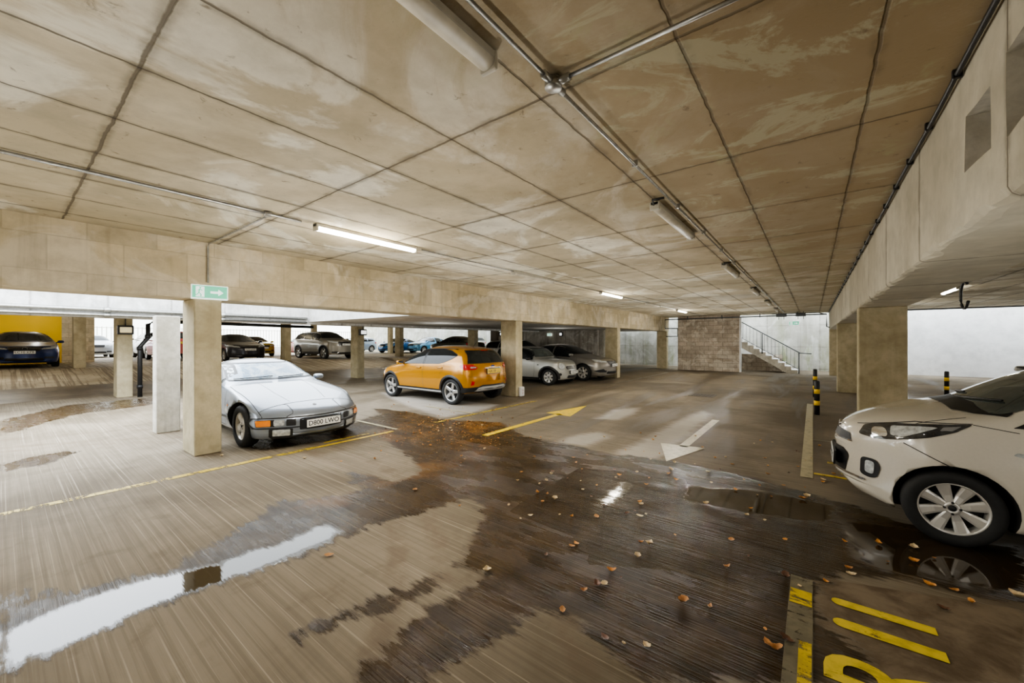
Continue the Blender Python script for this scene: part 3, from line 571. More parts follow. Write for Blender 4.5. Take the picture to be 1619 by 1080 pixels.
# pipes by the light well
for i, (x, z, r, lab) in enumerate(((-13.82, 2.38, .05, 'thicker galvanised pipe along the white beam'), (-13.845, 2.255, .035, 'thinner galvanised pipe under the thicker one on the white beam'))):
    t = thing('galvanised_pipe', lab, 'pipe', (x, 0, z), 0)
    bm = bmesh.new(); tube(bm, [(0,-9,0),(0,6.42,0)], r, 12); obj('tube', bm, M['steelB'] if 'steelB' in M else M['steel'], t)
    for y in np.arange(-8, 6, 2.4):
        bm = bmesh.new(); tube(bm, [(0,y-.06,0),(0,y+.06,0)], r*1.35, 12); obj('coupling', bm, M['steel'], t)
t = thing('black_drainpipe', 'black drainpipe running under the deck edge and down beside the lamp column', 'pipe', (-15.45, 2.5, 0))
bm = bmesh.new(); tube(bm, [(0,4.9,2.16),(0,.25,2.2),(0,.12,2.1),(0,.12,1.7),(.05,-.06,1.45),(.05,-.06,0)], .055, 12); obj('tube', bm, M['black'], t)
for z in (.3, 1.4, 1.75): bm = bmesh.new(); tube(bm, [(.05 if z < 1.5 else 0, -.06 if z < 1.5 else .12, z-.05),(.05 if z < 1.5 else 0, -.06 if z < 1.5 else .12, z+.05)], .07, 12); obj('pipe_collar', bm, M['black'], t)
# bulkhead lamps on columns
M['lens'] = mat('cream lens', (.75,.66,.42), .35, emit=(1,.85,.5), es=.35); M['lensW'] = mat('white lens', (.8,.8,.78), .3, emit=(1,1,1), es=1.)
def bulkhead(loc, rz, m, label, w=.34, h=.26):
    t = thing('bulkhead_lamp', label, 'light', loc, rz, 'bulkhead lamps on the columns')
    obj('casing', bbox(-w/2, w/2, 0, .12, -h/2, h/2, .02, 2), M['black'], t)
    obj('lens', bbox(-w/2+.045, w/2-.045, -.03, .001, -h/2+.05, h/2-.05, .015, 2), m, t)
    bm = bmesh.new(); tube(bm, [(0,.06,h/2),(0,.06,h/2+.2)], .012, 6); obj('conduit_drop', bm, M['steelD'], t)
bulkhead((-15.55, 2.17, 1.93), PI/2, M['lens'], 'cream bulkhead lamp on the column beside the black downpipe')
bulkhead((-15.53, 9.62, 2.0), PI/2, M['lensW'], 'black framed lamp on the column left of the orange hatchback')
bulkhead((-16.5, 20.35, 2.1), PI/2-.3, M['lensW'], 'lamp on the dark column above the orange hatchback roof')
bulkhead((-12.3, 20.94, 2.05), 0, M['lensW'], 'lamp on the stained wall above the grey saloon', .25, .25)
exit_sign((-13.1, 20.9, 1.95), 0, .32, .16, 'tiny green exit sign on the stained wall behind the silver hatchback')
# guard at the base of the column
t = thing('corner_guard', 'small white plastic guard at the foot of the column behind the orange hatchback', 'guard', (-6.8, 9.2, 0))
bm = bbox(0, .09, -.04, .16, 0, .28, .03, 3); obj('guard_body', bm, M['wallW'], t)
for z in (.1, .18): bm = bmesh.new(); lathe(bm, [(.0,.0),(.0,.022),(.004,.022)], 12, M=Matrix.Translation((.09,.06,z)) @ Matrix.Rotation(-PI/2, 4, 'Z')); obj('red_stud', bm, mat('red stud', (.5,.04,.03), .4), t)
# bollards
M['byel'] = mat('yellow band', (.85,.55,.02), .5)
def bollard(x, y, h, label):
    t = thing('bollard', label, 'bollard', (x, y, 0), 0, 'black and yellow bollards')
    bm = bmesh.new(); lathe(bm, [(0,.0),(0,.05),(h-.02,.05),(h,.04),(h,0)], 20, axis='z'); obj('post', bm, M['black'], t)
    for z in (h*.28, h*.62): bm = bmesh.new(); lathe(bm, [(z,.0505),(z,.053),(z+.1,.053),(z+.1,.0505)], 20, axis='z'); obj('reflective_band', bm, M['byel'], t)
bollard(.07, 10.87, .74, 'nearest black and yellow bollard beside the cream lane line')
bollard(.05, 14.3, .8, 'farther black and yellow bollard straight behind the nearest one')
bollard(3.06, 16.6, .74, 'black bollard standing alone to the right of the wide column')
# fence beyond the deck
t = thing('metal_fence', 'pale upright bar fence beyond the raised deck', 'fence', (-41, 3, 1.1))
M['fence'] = mat('pale fence paint', (.6,.58,.52), .5)
for z in (.1, 1.5): obj('rail', bbox(-.02, .02, 0, 23.8, z, z+.05), M['fence'], t)
for k in range(100): obj('upright_bar', bbox(-.012, .012, k*.24, k*.24+.05, 0, 1.6), M['fence'], t)
# manhole
t = thing('manhole_cover', 'square iron manhole cover in the lane ahead of the arrow', 'manhole', (-2.6, 12.7, 0))
M['iron'] = mat('cast iron', (.09,.075,.06), .6, .5)
obj('cover_frame', bbox(-.33, .33, -.33, .33, 0, .006), M['iron'], t)
bm = bmesh.new()
for i in range(6):
    for j in range(6): box(bm, -.27+i*.095, -.20+i*.095, -.27+j*.095, -.20+j*.095, .006, .010)
obj('tread_pattern', bm, M['iron'], t)

# ------------------------------------------------------------------ road markings
def flat(name, polys, m, label, cat='road marking', z=.004, group=None):
    bm = bmesh.new()
    for P in polys: bm.faces.new([bm.verts.new((x, y, z)) for x, y in P])
    bmesh.ops.triangulate(bm, faces=bm.faces[:])
    for f in bm.faces:
        if f.normal.z < 0: f.normal_flip()
    return tag(obj(name, bm, m), label, cat, group)
def rect(x0, x1, y0, y1): return [(x0,y0),(x1,y0),(x1,y1),(x0,y1)]
flat('painted_arrow', [rect(-4.49,-4.36,5.0,7.5), [(-4.74,7.42),(-4.1,7.38),(-4.46,8.85)]], M['pyb'], 'long yellow arrow pointing away, in the lane beside the orange hatchback', 'arrow')
flat('painted_arrow', [rect(-1.63,-1.50,6.3,8.85), [(-1.90,6.32),(-1.28,6.42),(-1.55,5.4)], ], M['pw'], 'worn cream arrow pointing towards the viewer on the shiny floor', 'arrow')
flat('lane_line', [rect(-.12,0,5.76,12.6)], M['pw'], 'cream lane line leading to the bollards', 'line')
flat('lane_line', [rect(-.12,0,-1,3.3)], M['pc'], 'worn near lane line beside the yellow bay number', 'line')
flat('yellow_patch', [rect(-.115,-.005,2.95,3.12)], M['py'], 'short yellow dab across the start of the near lane line', 'paint', z=.0075)
flat('bay_line', [rect(-6.0,-5.9,-1,2.9)], M['py'], 'faint yellow bay line in front of the exit sign column', 'line')
flat('bay_line', [rect(-5.97,-5.9,2.9,4.25)], M['pyb'], 'bright yellow bay line under the nose of the silver coupe', 'line')
flat('bay_line', [rect(-6.15,-6.09,3.1,3.9)], M['py'], 'short inner yellow line just under the silver coupe bumper', 'line')
flat('bay_line', [rect(-5.95,-5.87,5.2,8.8)], M['py'], 'yellow bay line behind the orange hatchback', 'line')
flat('bay_line', [rect(-6.0,-5.9,9.6,21)], M['pc'], 'faded yellow bay line in front of the silver hatchback and grey saloon', 'line')
flat('bay_divider', [rect(-7.3,-6.0,4.35,4.42)], M['pw'], 'pale bay divider beside the silver coupe', 'line')
flat('bay_divider', [rect(-7.6,-6.0,6.35,6.42)], M['pw'], 'pale bay divider beside the orange hatchback', 'line')
flat('bay_divider', [rect(-6.6,-5.2,17.2,17.3)], M['pc'], 'pale bay divider beyond the grey saloon', 'line')
flat('bay_marking', [rect(.01,.9,5.95,6.03)], M['py'], 'thin yellow divider from the lane line to the white hatchback', 'paint')
flat('bay_marking', [rect(.01,.95,8.0,8.08)], M['pc'], 'faded cream bay divider joining the lane line near the wide column', 'line')
flat('bay_marking', [rect(.15,.7,6.6,6.72)], M['py'], 'faded yellow stroke beside the lane line under the white hatchback nose', 'paint')
flat('yellow_patch', [rect(-.06,-.005,1.9,2.6)], M['py'], 'longer streak of yellow left on the near lane line', 'paint', z=.0075)
# bay number: R and two ones, tops towards the lane
def strip(x0, x1, y, w):
    r = w/2
    return [(x0+r*(1-math.cos(a)), y+r*math.sin(a)) for a in np.linspace(-PI/2, PI/2, 7)] [::1] + [(x1, y+r), (x1, y-r)]
flat('bay_number', [strip(.09,.54,3.13,.075)], M['pyn'], 'upper yellow bar of the painted bay number', 'number')
flat('bay_number', [strip(.09,.54,2.905,.085)], M['pyn'], 'lower yellow bar of the painted bay number', 'number')
textmesh('R', .62, M['pyn'], None, Matrix.Translation((.31, 2.52, .004)) @ Matrix.Rotation(PI/2, 4, 'Z') @ Matrix.Diagonal((.85,1.1,1,1)), 'bay_number', .0002)
o = [x for x in bpy.data.objects if x.name.startswith('bay_number')][-1]; tag(o, 'yellow painted letter with a loop below the two yellow bars', 'number')

# ------------------------------------------------------------------ fallen leaves
LM = [mat('dry leaf brown', (.42,.20,.06), .6, var=.3, scale=40), mat('dry leaf orange', (.62,.30,.08), .6, var=.3, scale=40), mat('dry leaf pale', (.62,.48,.28), .6, var=.3, scale=40), mat('wet dark leaf', (.13,.06,.03), .35, var=.3, scale=40)]
def leafmesh(seed, m):
    r = random.Random(seed); bm = bmesh.new(); L_ = .075; W_ = .02+.012*r.random(); cur = .5+1.1*r.random(); tw = r.uniform(-.5,.5)
    rows = []
    for i in range(9):
        t_ = i/8; w = W_*(math.sin(PI*t_**.8)**.8 if 0 < t_ < 1 else 0)+.0006; x = (t_-.5)*L_
        zc = .003+cur*.02*(2*t_-1)**2; row = []
        for s in (-1,-.5,0,.5,1):
            wob = 1+.18*math.sin(i*2.3+s*3+seed)
            row.append(bm.verts.new((x, s*w*wob, zc+abs(s)*w*.55*cur+tw*.01*s*t_)))
        rows.append(row)
    for A, B in zip(rows, rows[1:]):
        for j in range(4): bm.faces.new((A[j],A[j+1],B[j+1],B[j])).smooth = True
    me = bpy.data.meshes.new('fallen_leaf'); bm.to_mesh(me); bm.free(); me.materials.append(m); return me
LV = [leafmesh(s, LM[s % 4]) for s in range(12)]
LN = {0: 'curled brown leaf fallen on the wet concrete floor', 1: 'curled orange leaf fallen on the wet concrete floor', 2: 'curled pale tan leaf fallen on the wet concrete floor', 3: 'dark sodden leaf fallen on the wet concrete floor'}
rl = random.Random(11)
for i, (x, y) in enumerate(LEAF_PTS):
    k = rl.choice([0,1,2,4,5,6,8,9,10,3,7,1,2])
    o = bpy.data.objects.new('fallen_leaf', LV[k]); C.objects.link(o)
    s = rl.uniform(.3, .75) if i < 253 else rl.uniform(.7, 1.05)
    o.location = (x, y, .002); o.rotation_euler = (rl.uniform(-.12,.12), rl.uniform(-.12,.12), rl.uniform(0, 6.3)); o.scale = (s, s, s)
    tag(o, LN[k % 4], 'leaf', ('brown', 'orange', 'tan', 'dark')[k % 4] + ' fallen leaves')
bm = bmesh.new()
for i in range(900):
    x = rl.gauss(-5.1, .8); y = rl.gauss(4.9, .55); s = rl.uniform(.006, .018); a = rl.uniform(0, 6.3)
    if x < -6.1 and y < 4.3: continue
    P = [bm.verts.new((x+s*math.cos(a+b), y+s*math.sin(a+b)*.6, .004+rl.uniform(0,.005))) for b in (0, 2, 4)]
    bm.faces.new(P)
tag(obj('leaf_litter', bm, LM[1]), 'crumbled leaf bits scattered between the silver coupe and the yellow arrow', 'leaf litter', kind='stuff')
# ------------------------------------------------------------------ cars
GL = mat('dark car glass', (.010,.013,.014), .06, var=.3, scale=3, spec=.45)
GLb = None
def reflection_glass():
    m, n, l, b = newmat('blue windscreen with painted reflection')
    p = opos(n, l)
    q = noise(n, l, p, 5, 8, .7, .8); q2 = noise(n, l, p, 28, 4)
    c = mixc(n, l, ramp(n, l, q, .42, .62), (.05,.14,.24), (.40,.47,.50))  # blue and pale blotches paint a reflection into the glass colour
    c = mixc(n, l, ramp(n, l, q2, .55, .75, 0, .5), c, (.62,.68,.72))
    l.new(c, b.inputs['Base Color']); b.inputs['Roughness'].default_value = .12; b.inputs['Coat Weight'].default_value = .8
    return m
GLd = reflection_glass()
GLw = mat('greenish windscreen', (.085,.10,.09), .05, coat=.8, var=.5, scale=2.2)
TRIM = mat('black car trim', (.012,.012,.013), .38, var=.2); GAP = mat('panel gap', (.025,.025,.025), .7)
CHR = mat('chrome', (.75,.75,.76), .12, 1.); LAMP = mat('clear lamp glass', (.50,.52,.52), .08, .2, coat=1., var=.35, scale=26)
LAMPD = mat('dark lamp bezel', (.035,.036,.038), .08, .1, coat=1., var=.5, scale=20)
RED = mat('red lamp glass', (.48,.012,.015), .1, coat=1., var=.2, scale=20); ORA = mat('orange lamp glass', (.85,.25,.02), .12, coat=1.)
PLW = mat('white number plate', (.80,.79,.74), .35, var=.03); PLY = mat('yellow number plate', (.85,.58,.05), .35, var=.03); INK = mat('plate ink', (.012,.012,.014), .5)
UND = mat('underbody', (.012,.011,.010), .9); ALLOY = mat('silver alloy', (.56,.55,.53), .28, .75, var=.08); ALLOYB = mat('bright alloy', (.72,.70,.66), .3, .5, var=.05); DARKM = mat('dark brake', (.03,.03,.03), .6, .4, var=.3)
SILV = mat('silver plastic', (.55,.56,.56), .35, .4)
def paint(name, col, metal=.35, rough=.3): return mat(name, col, rough, metal, coat=1., var=.02, scale=60)
def rnd(poly, r=.02, n=4):
    out = []; k = len(poly)
    for i in range(k):
        p = Vector(poly[i]); a = Vector(poly[i-1]); b = Vector(poly[(i+1) % k])
        da = (a-p); db = (b-p); rr = min(r, da.length*.45, db.length*.45)
        s = p+da.normalized()*rr; e = p+db.normalized()*rr
        for j in range(n+1):
            t = j/n; q = s*(1-t)**2+p*2*t*(1-t)+e*t*t; out.append((q.x, q.y))
    return out
def rc(x0, x1, y0, y1): return [(x0,y0),(x1,y0),(x1,y1),(x0,y1)]
class Car:
    def __init__(s, label, S, pm, loc, rz, group=None, lod=1, name='car', cat='car'):
        s.S = S; s.pm = pm; s.lod = lod; s.L = S['L']
        s.top = pchip(S['top']); s.belt = pchip(S['belt']); s.bot = pchip(S['bot']); s.plan = pchip(S['plan'])
        s.bend = pchip(S.get('bend', [(0,.2),(.6,.1),(1.5,0),(s.L-.6,0),(s.L,-.12)]))
        s.n = S.get('n', 4.); s.k = S.get('k', .36)
        s.root = thing(name, label, cat, loc, rz, group)
        s.body()
    def pt(s, x, y, z):
        w = s.plan(x); return Vector((x+s.bend(x)*min(1.3, (abs(y)/w)**2), y, z))
    def section(s, x):
        S = s.S; w = s.plan(x); zb = s.bot(x); zs = s.belt(x); zt = max(s.top(x), zs+.012)
        P = [(0, zb), (.5*w, zb), (.86*w, zb), (.945*w, zb+.018), (.97*w, zb+.06)]
        z0 = zb+.06
        for t in np.linspace(0, 1, 11)[1:]:
            z = z0+(zs-z0)*t
            y = w*(.97+.03*math.sin(PI*min(1, t*1.15)**.9)) if t < .87 else w*(.97+.03*math.sin(PI*1.0005))
            y = w*(1-.030*(2*t-.95)**2-.012*t**4)
            crease = S.get('crease', 0)*math.exp(-((t-.72)/.07)**2)*w
            fl = 0
            for xw in S['wx']: fl += S.get('flare', .018)*math.exp(-((x-xw)/.36)**4)*math.exp(-((t-.45)/.35)**2)
            P.append((y+fl+crease, z))
        ws = P[-1][0]; h = zt-zs
        nn = s.n if h > .22 else s.n-.0
        for i in range(1, 15):
            th = (i/14)*PI/2; q = math.sin(th)**(2/nn); f = math.cos(th)**(2/nn) if i < 14 else 0
            P.append(((ws-s.k*h*q)*f, zs+h*q))
        P[-1] = (0, zt); return P
    def body(s):
        S = s.S; L = s.L; m = 64 if s.lod else 40
        u = np.linspace(0, 1, m+1); xs = L*(.72*u+.28*(.5-.5*np.cos(PI*u)))
        bm = bmesh.new(); rows = []
        for x in xs:
            sec = s.section(x); R = [bm.verts.new(s.pt(x, y, z)) for y, z in sec]
            Lr = [R[0]]+[bm.verts.new(s.pt(x, -y, z)) for y, z in sec[1:-1]]+[R[-1]]
            rows.append((R, Lr, sec, x))
        k = len(rows[0][0])
        for (A, Al, *_), (B, Bl, *_) in zip(rows, rows[1:]):
            for i in range(k-1):
                bm.faces.new((A[i], B[i], B[i+1], A[i+1])); bm.faces.new((Al[i], Al[i+1], Bl[i+1], Bl[i]))
        for R, Lr, sec, x in (rows[0], rows[-1]):           # curved end caps
            K = 8; prev = [R[0]]*(K+1)
            for i in range(1, k):
                if i == k-1: cur = [R[-1]]*(K+1)
                else:
                    y, z = sec[i]; cur = [Lr[i]]+[bm.verts.new(s.pt(x, -y+2*y*j/K, z)) for j in range(1, K)]+[R[i]]
                for j in range(K):
                    q = []
                    for v in (prev[j], prev[j+1], cur[j+1], cur[j]):
                        if v not in q: q.append(v)
                    if len(q) > 2: bm.faces.new(q)
                prev = cur
        bmesh.ops.recalc_face_normals(bm, faces=bm.faces[:])
        s.bvh = BVHTree.FromBMesh(bm)
        o = obj('body', bm, [s.pm, UND], s.root, True)
        cb = bmesh.new(); Ra = S['Ra']; W = max(p[1] for p in S['plan'])
        for xw in S['wx']:
            for sd in (1, -1):
                M0 = Matrix.Translation((xw, 0, S['R']+S.get('arch_dz', .01)))
                r = lathe(cb, [(sd*(W-.30), 0.0001), (sd*(W-.30), Ra), (sd*(W+.2), Ra), (sd*(W+.2), .0001)], 36, M0)
        bmesh.ops.remove_doubles(cb, verts=cb.verts[:], dist=.001)
        bmesh.ops.recalc_face_normals(cb, faces=cb.faces[:])
        cut(o, obj('cutter', cb, UND, s.root)); o.data.materials.append(UND) if len(o.data.materials) < 2 else None
        for p in o.data.polygons:
            c = p.center
            if c.z < s.bot(min(max(c.x,0),L))+.012 and p.normal.z < -.7 and abs(p.normal.y) < .4: p.material_index = 1
        s.bodyo = o
    def ray(s, mode, a, b, sd=1):
        if mode == 'side': o, d = Vector((a, sd*3, b)), Vector((0, -sd, 0))
        elif mode == 'front': o, d = Vector((-3, a, b)), Vector((1, 0, 0))
        elif mode == 'rear': o, d = Vector((s.L+3, a, b)), Vector((-1, 0, 0))
        else: o, d = Vector((a, b, 4)), Vector((0, 0, -1))
        return s.bvh.ray_cast(o, d)
    def decal(s, name, poly, mode, m, sd=1, off=.004, res=.05, parent=None, label=None, thick=0):
        bm = bmesh.new()
        f = bm.faces.new([bm.verts.new((a, b, 0)) for a, b in poly])
        lo = [min(p[i] for p in poly) for i in (0, 1)]; hi = [max(p[i] for p in poly) for i in (0, 1)]
        for ax in (0, 1):
            v = lo[ax]+res*.61
            while v < hi[ax]:
                co = [0, 0, 0]; no = [0, 0, 0]; co[ax] = v; no[ax] = 1
                bmesh.ops.bisect_plane(bm, geom=bm.verts[:]+bm.edges[:]+bm.faces[:], plane_co=co, plane_no=no); v += res
        bmesh.ops.triangulate(bm, faces=bm.faces[:])
        dead = []
        for v in bm.verts:
            h = s.ray(mode, v.co.x, v.co.y, sd)
            if h[0] is None: dead.append(v)
            else: v.co = h[0]+h[1]*off
        bmesh.ops.delete(bm, geom=dead, context='VERTS')
        if not bm.faces: bm.free(); return None
        bmesh.ops.recalc_face_normals(bm, faces=bm.faces[:])
        cen = Vector((s.L/2, 0, .5)); f = bm.faces[:] and list(bm.faces)[0]
        if f.normal.dot(f.calc_center_median()-cen) < 0: bmesh.ops.reverse_faces(bm, faces=bm.faces[:])
        o = obj(name, bm, m, parent or s.root, True)
        if label: o['label'] = label
        return o
    def line(s, pts, mode, sd=1, w=.007, name='panel_gap', m=None, off=.0025, parent=None, step=.04):
        bm = bmesh.new(); P = []
        for a, b in zip(pts, pts[1:]):
            k = max(1, int(math.hypot(b[0]-a[0], b[1]-a[1])/step))
            for i in range(k): P.append((a[0]+(b[0]-a[0])*i/k, a[1]+(b[1]-a[1])*i/k))
        P.append(pts[-1]); prev = None
        for i, p in enumerate(P):
            a = P[max(i-1, 0)]; b = P[min(i+1, len(P)-1)]; d = Vector((b[0]-a[0], b[1]-a[1])).normalized(); q = Vector((-d.y, d.x))*w/2
            row = []
            for sg in (1, -1):
                h = s.ray(mode, p[0]+q.x*sg, p[1]+q.y*sg, sd)
                row.append(None if h[0] is None else bm.verts.new(h[0]+h[1]*off))
            if None in row: prev = None; continue
            if prev: bm.faces.new((prev[0], row[0], row[1], prev[1]))
            prev = row
        return obj(name, bm, m or GAP, parent or s.root)
    def both(s, fn):
        for sd in (1, -1): fn(sd)
    def glass(s, cuts, margin=.085, low=.03, m=None, xs=None):
        """side windows between pillar cuts, following the roofline"""
        for a, b in cuts:
            lo, up = [], []
            for x in np.linspace(a, b, 14):
                zl = s.belt(x)+low; zu = s.top(x)-margin
                if zu > zl+.02: lo.append((x, zl)); up.append((x, zu))
            if len(lo) < 2: continue
            for sd in (1, -1): s.decal('side_window', rnd(lo+up[::-1], .03, 3), 'side', m or GL, sd)
            if s.lod:
                for sd in (1, -1): s.line(lo+up[::-1]+[lo[0]], 'side', sd, .016, 'window_seal', TRIM, .005)
    def screen(s, mode, z0, z1, inset=.09, m=None, name='windscreen', wt=None):
        w0 = max(p[1] for p in s.S['plan'])*.95
        zs = s.belt(s.L*.45); P = []
        for z in np.linspace(z0, z1, 8): P.append((w0-s.k*max(0, z-zs)-inset-(.03 if z > z1-.03 else 0), z))
        poly = P+[(-y, z) for y, z in P[::-1]]
        o = s.decal(name, rnd(poly, .05, 4), mode, m or GL, off=.005)
        if s.lod and o: s.line(poly+[poly[0]], mode, 1, .018, 'screen_seal', TRIM, .006)
        return o
    def wheels(s, style, n, alloy=None, rimR=.66, track=None, lodr=None):
        S = s.S; R = S['R']; W = max(p[1] for p in S['plan']); wd = S.get('tw', .2); a = alloy or ALLOY
        seg = 44 if s.lod else 24
        bm = bmesh.new(); h = wd/2; rr = R*rimR
        lathe(bm, [(-h*.75, rr*.97), (-h*.95, rr*1.06), (-h, R*.86), (-h*.9, R*.965), (-h*.62, R*.998), (0, R), (h*.62, R*.998), (h*.9, R*.965), (h, R*.86), (h*.95, rr*1.06), (h*.75, rr*.97)], seg)
        tm = bpy.data.meshes.new('wheel'); bm.to_mesh(tm); bm.free(); tm.materials.append(M['rubber'])
        bm = bmesh.new()                                     # rim, outer face towards +y
        lathe(bm, [(h*.76, rr*1.0), (h*.80, rr*.985), (h*.70, rr*.93), (h*.2, rr*.90), (-h*.5, rr*.88)], seg)
        lathe(bm, [(-h*.2, 0), (-h*.2, rr*.9)], seg, mi=1)
        lathe(bm, [(h*.0, 0), (h*.05, rr*.62), (-h*.1, rr*.64)], seg, mi=1)
        hb = h*.62
        lathe(bm, [(hb*.5, rr*.26), (hb, rr*.24), (hb*1.02, rr*.13), (hb*.9, rr*.12), (hb*.9, 0)], 20)
        lathe(bm, [(hb*.9, rr*.115), (hb*1.08, rr*.10), (hb*1.1, 0)], 16, mi=1 if s.lod else 0)
        for i in range(n):
            t0 = 2*PI*i/n+PI/2
            for t, w0, w1 in {'plain': [(t0, .16, .20)], 'twin': [(t0-.13, .075, .085), (t0+.13, .075, .085)], 'wide': [(t0, .10, .21)], 'disc': [(t0, .30, .36)], 'star': [(t0, .20, .15)]}[style]:
                Mr = Matrix.Rotation(t, 4, 'Y')
                P = []
                for r_, w_, y_ in ((rr*.14, w0*rr, hb*.97), (rr*.5, (w0*.5+w1*.5)*rr, hb*.85), (rr*.94, w1*rr, h*.68)):
                    P.append([bm.verts.new(Mr @ Vector((r_, yy, z_))) for yy, z_ in ((y_-.028, -w_), (y_-.006, -w_), (y_, -w_*.55), (y_, w_*.55), (y_-.006, w_), (y_-.028, w_))])
                for A, B in zip(P, P[1:]):
                    for j in range(5): bm.faces.new((A[j], B[j], B[j+1], A[j+1]))
        if s.lod:
            for i in range(S.get('bolts', 5)):
                t = 2*PI*i/S.get('bolts', 5)+.3
                lathe(bm, [(hb*.8, .0), (hb*1.03, rr*.0), (hb*1.03, rr*.045), (hb*.8, rr*.05)], 8, Matrix.Translation((math.cos(t)*rr*.215, 0, math.sin(t)*rr*.215)), mi=1)
        bmesh.ops.recalc_face_normals(bm, faces=bm.faces[:])
        rm = bpy.data.meshes.new('rim'); bm.to_mesh(rm); bm.free(); rm.materials.append(a); rm.materials.append(DARKM)
        for xw in S['wx']:
            for sd in (1, -1):
                o = bpy.data.objects.new('wheel', tm); C.objects.link(o); o.parent = s.root
                o.location = (xw, sd*(s.plan(xw)-h-.012+S.get('toff', 0)), R); o.rotation_euler = (0, .4*sd+xw, 0 if sd > 0 else PI)
                r = bpy.data.objects.new('rim', rm); C.objects.link(r); r.parent = o
    def plate(s, mode, z, txt, m, tilt=0, y=0, off=.012, w=.52, h=.11, lett=True):
        hit = s.ray(mode, y, z); x = hit[0].x; sg = -1 if mode == 'front' else 1
        bm = bbox(-w/2, w/2, -h/2, h/2, -.004, .004, .003, 1)
        Mt = Matrix.Translation((x+sg*off, y, z)) @ Matrix(((0,0,sg,0),(sg,0,0,0),(0,1,0,0),(0,0,0,1)))
        Mt = Mt @ Matrix.Rotation(tilt, 4, 'X')
        bm.transform(Mt); o = obj('number_plate', bm, m, s.root)
        if lett: textmesh(txt, .098, INK, o, Mt @ Matrix.Translation((0, -.002, .0045)), 'plate_lettering', .0006, w*.9)
        bm = bbox(-w/2-.012, w/2+.012, -h/2-.012, h/2+.012, -.02, -.003); bm.transform(Mt); obj('plate_holder', bm, TRIM, s.root)
        return o
    def mirror(s, x, z, col=None, sz=(.10,.19,.12), y=None, glass=True):
        for sd in (1, -1):
            h = s.ray('side', x, z-.05, sd)
            y0 = abs(h[0].y) if h[0] else s.plan(x)
            bm = bmesh.new(); bmesh.ops.create_uvsphere(bm, u_segments=18, v_segments=12, radius=1)
            for v in bm.verts:
                c = v.co; c.x = math.copysign(abs(c.x)**.75, c.x); c.y = math.copysign(abs(c.y)**.7, c.y); c.z = math.copysign(abs(c.z)**.7, c.z)
                if c.x > .35: c.x = .35
                c.x *= sz[0]; c.y *= sz[1]/2; c.z *= sz[2]/2; v.co = c+Vector((x-.02, sd*(y0+sz[1]*.68), z))
            tube(bm, [(x, sd*(y0-.03), z-.045), (x-.01, sd*(y0+.07), z-.03)], .022, 8)
            o = obj('wing_mirror', bm, [col or s.pm], s.root, True)
            xg = x-.02+.35*sz[0]+.002
            bm = bbox(xg-.002, xg+.002, -sz[1]*.4, sz[1]*.4, -sz[2]*.38, sz[2]*.38, .0); bm.transform(Matrix.Translation((0, sd*(y0+sz[1]*.68), z))); obj('mirror_glass', bm, CHR, o)
    def handle(s, x, z, m=None):
        for sd in (1, -1):
            h = s.ray('side', x, z, sd)
            if not h[0]: continue
            y = h[0].y
            bm = bmesh.new(); tube(bm, [(x-.1, y-.01*sd, z), (x-.085, y+.025*sd, z), (x+.085, y+.025*sd, z+.004), (x+.1, y-.01*sd, z+.004)], .013, 8)
            bm.transform(Matrix.Identity(4)); obj('door_handle', bm, m or s.pm, s.root, True)
    def arch_trim(s, wd=.055, m=None):
        S = s.S
        for xw in S['wx']:
            z = S['R']+S.get('arch_dz', .01); r0 = S['Ra']-.006; r1 = r0+wd
            a = np.linspace(-.35, PI+.35, 26)
            P = [(xw+r0*math.cos(t), z+r0*math.sin(t)) for t in a]+[(xw+r1*math.cos(t), z+r1*math.sin(t)) for t in a[::-1]]
            P = [(p, max(q, s.bot(p)+.02)) for p, q in P]
            # ring as quads so the concave outline stays clean
            for sd in (1, -1):
                bm = bmesh.new(); prev = None
                for t in np.linspace(-.3, PI+.3, 34):
                    row = []
                    for rr in (r0, (r0+r1)/2, r1):
                        px, pz = xw+rr*math.cos(t), z+rr*math.sin(t); h = s.ray('side', px, pz, sd)
                        row.append(None if h[0] is None or pz < s.bot(px)+.015 else bm.verts.new(h[0]+Vector((0, sd*(.012 if rr == r0 else .010 if rr < r1 else .003), 0))))
                    if None in row: prev = None; continue
                    if prev:
                        for j in (0, 1): bm.faces.new((prev[j], row[j], row[j+1], prev[j+1]))
                    prev = row
                obj('wheel_arch_trim', bm, m or TRIM, s.root, True)
    def doors(s, cuts, zlow=.05):
        """vertical shut lines from sill to window line"""
        for x, dx in cuts:
            for sd in (1, -1):
                zt = s.belt(x)+.02; zb = s.bot(x)+zlow
                s.line([(x+dx, zt), (x+dx*.3, zt-(zt-zb)*.35), (x, zb+.12), (x+.02, zb)], 'side', sd)
    def wiper(s, y0, y1, z0, z1):
        bm = bmesh.new(); pts = []
        for t in np.linspace(0, 1, 8):
            y = y0+(y1-y0)*t; z = z0+(z1-z0)*t; h = s.ray('front', y, z)
            if h[0]: pts.append(h[0]+h[1]*.02)
        if len(pts) > 1: tube(bm, pts, .009, 6); obj('wiper', bm, TRIM, s.root)
        else: bm.free()

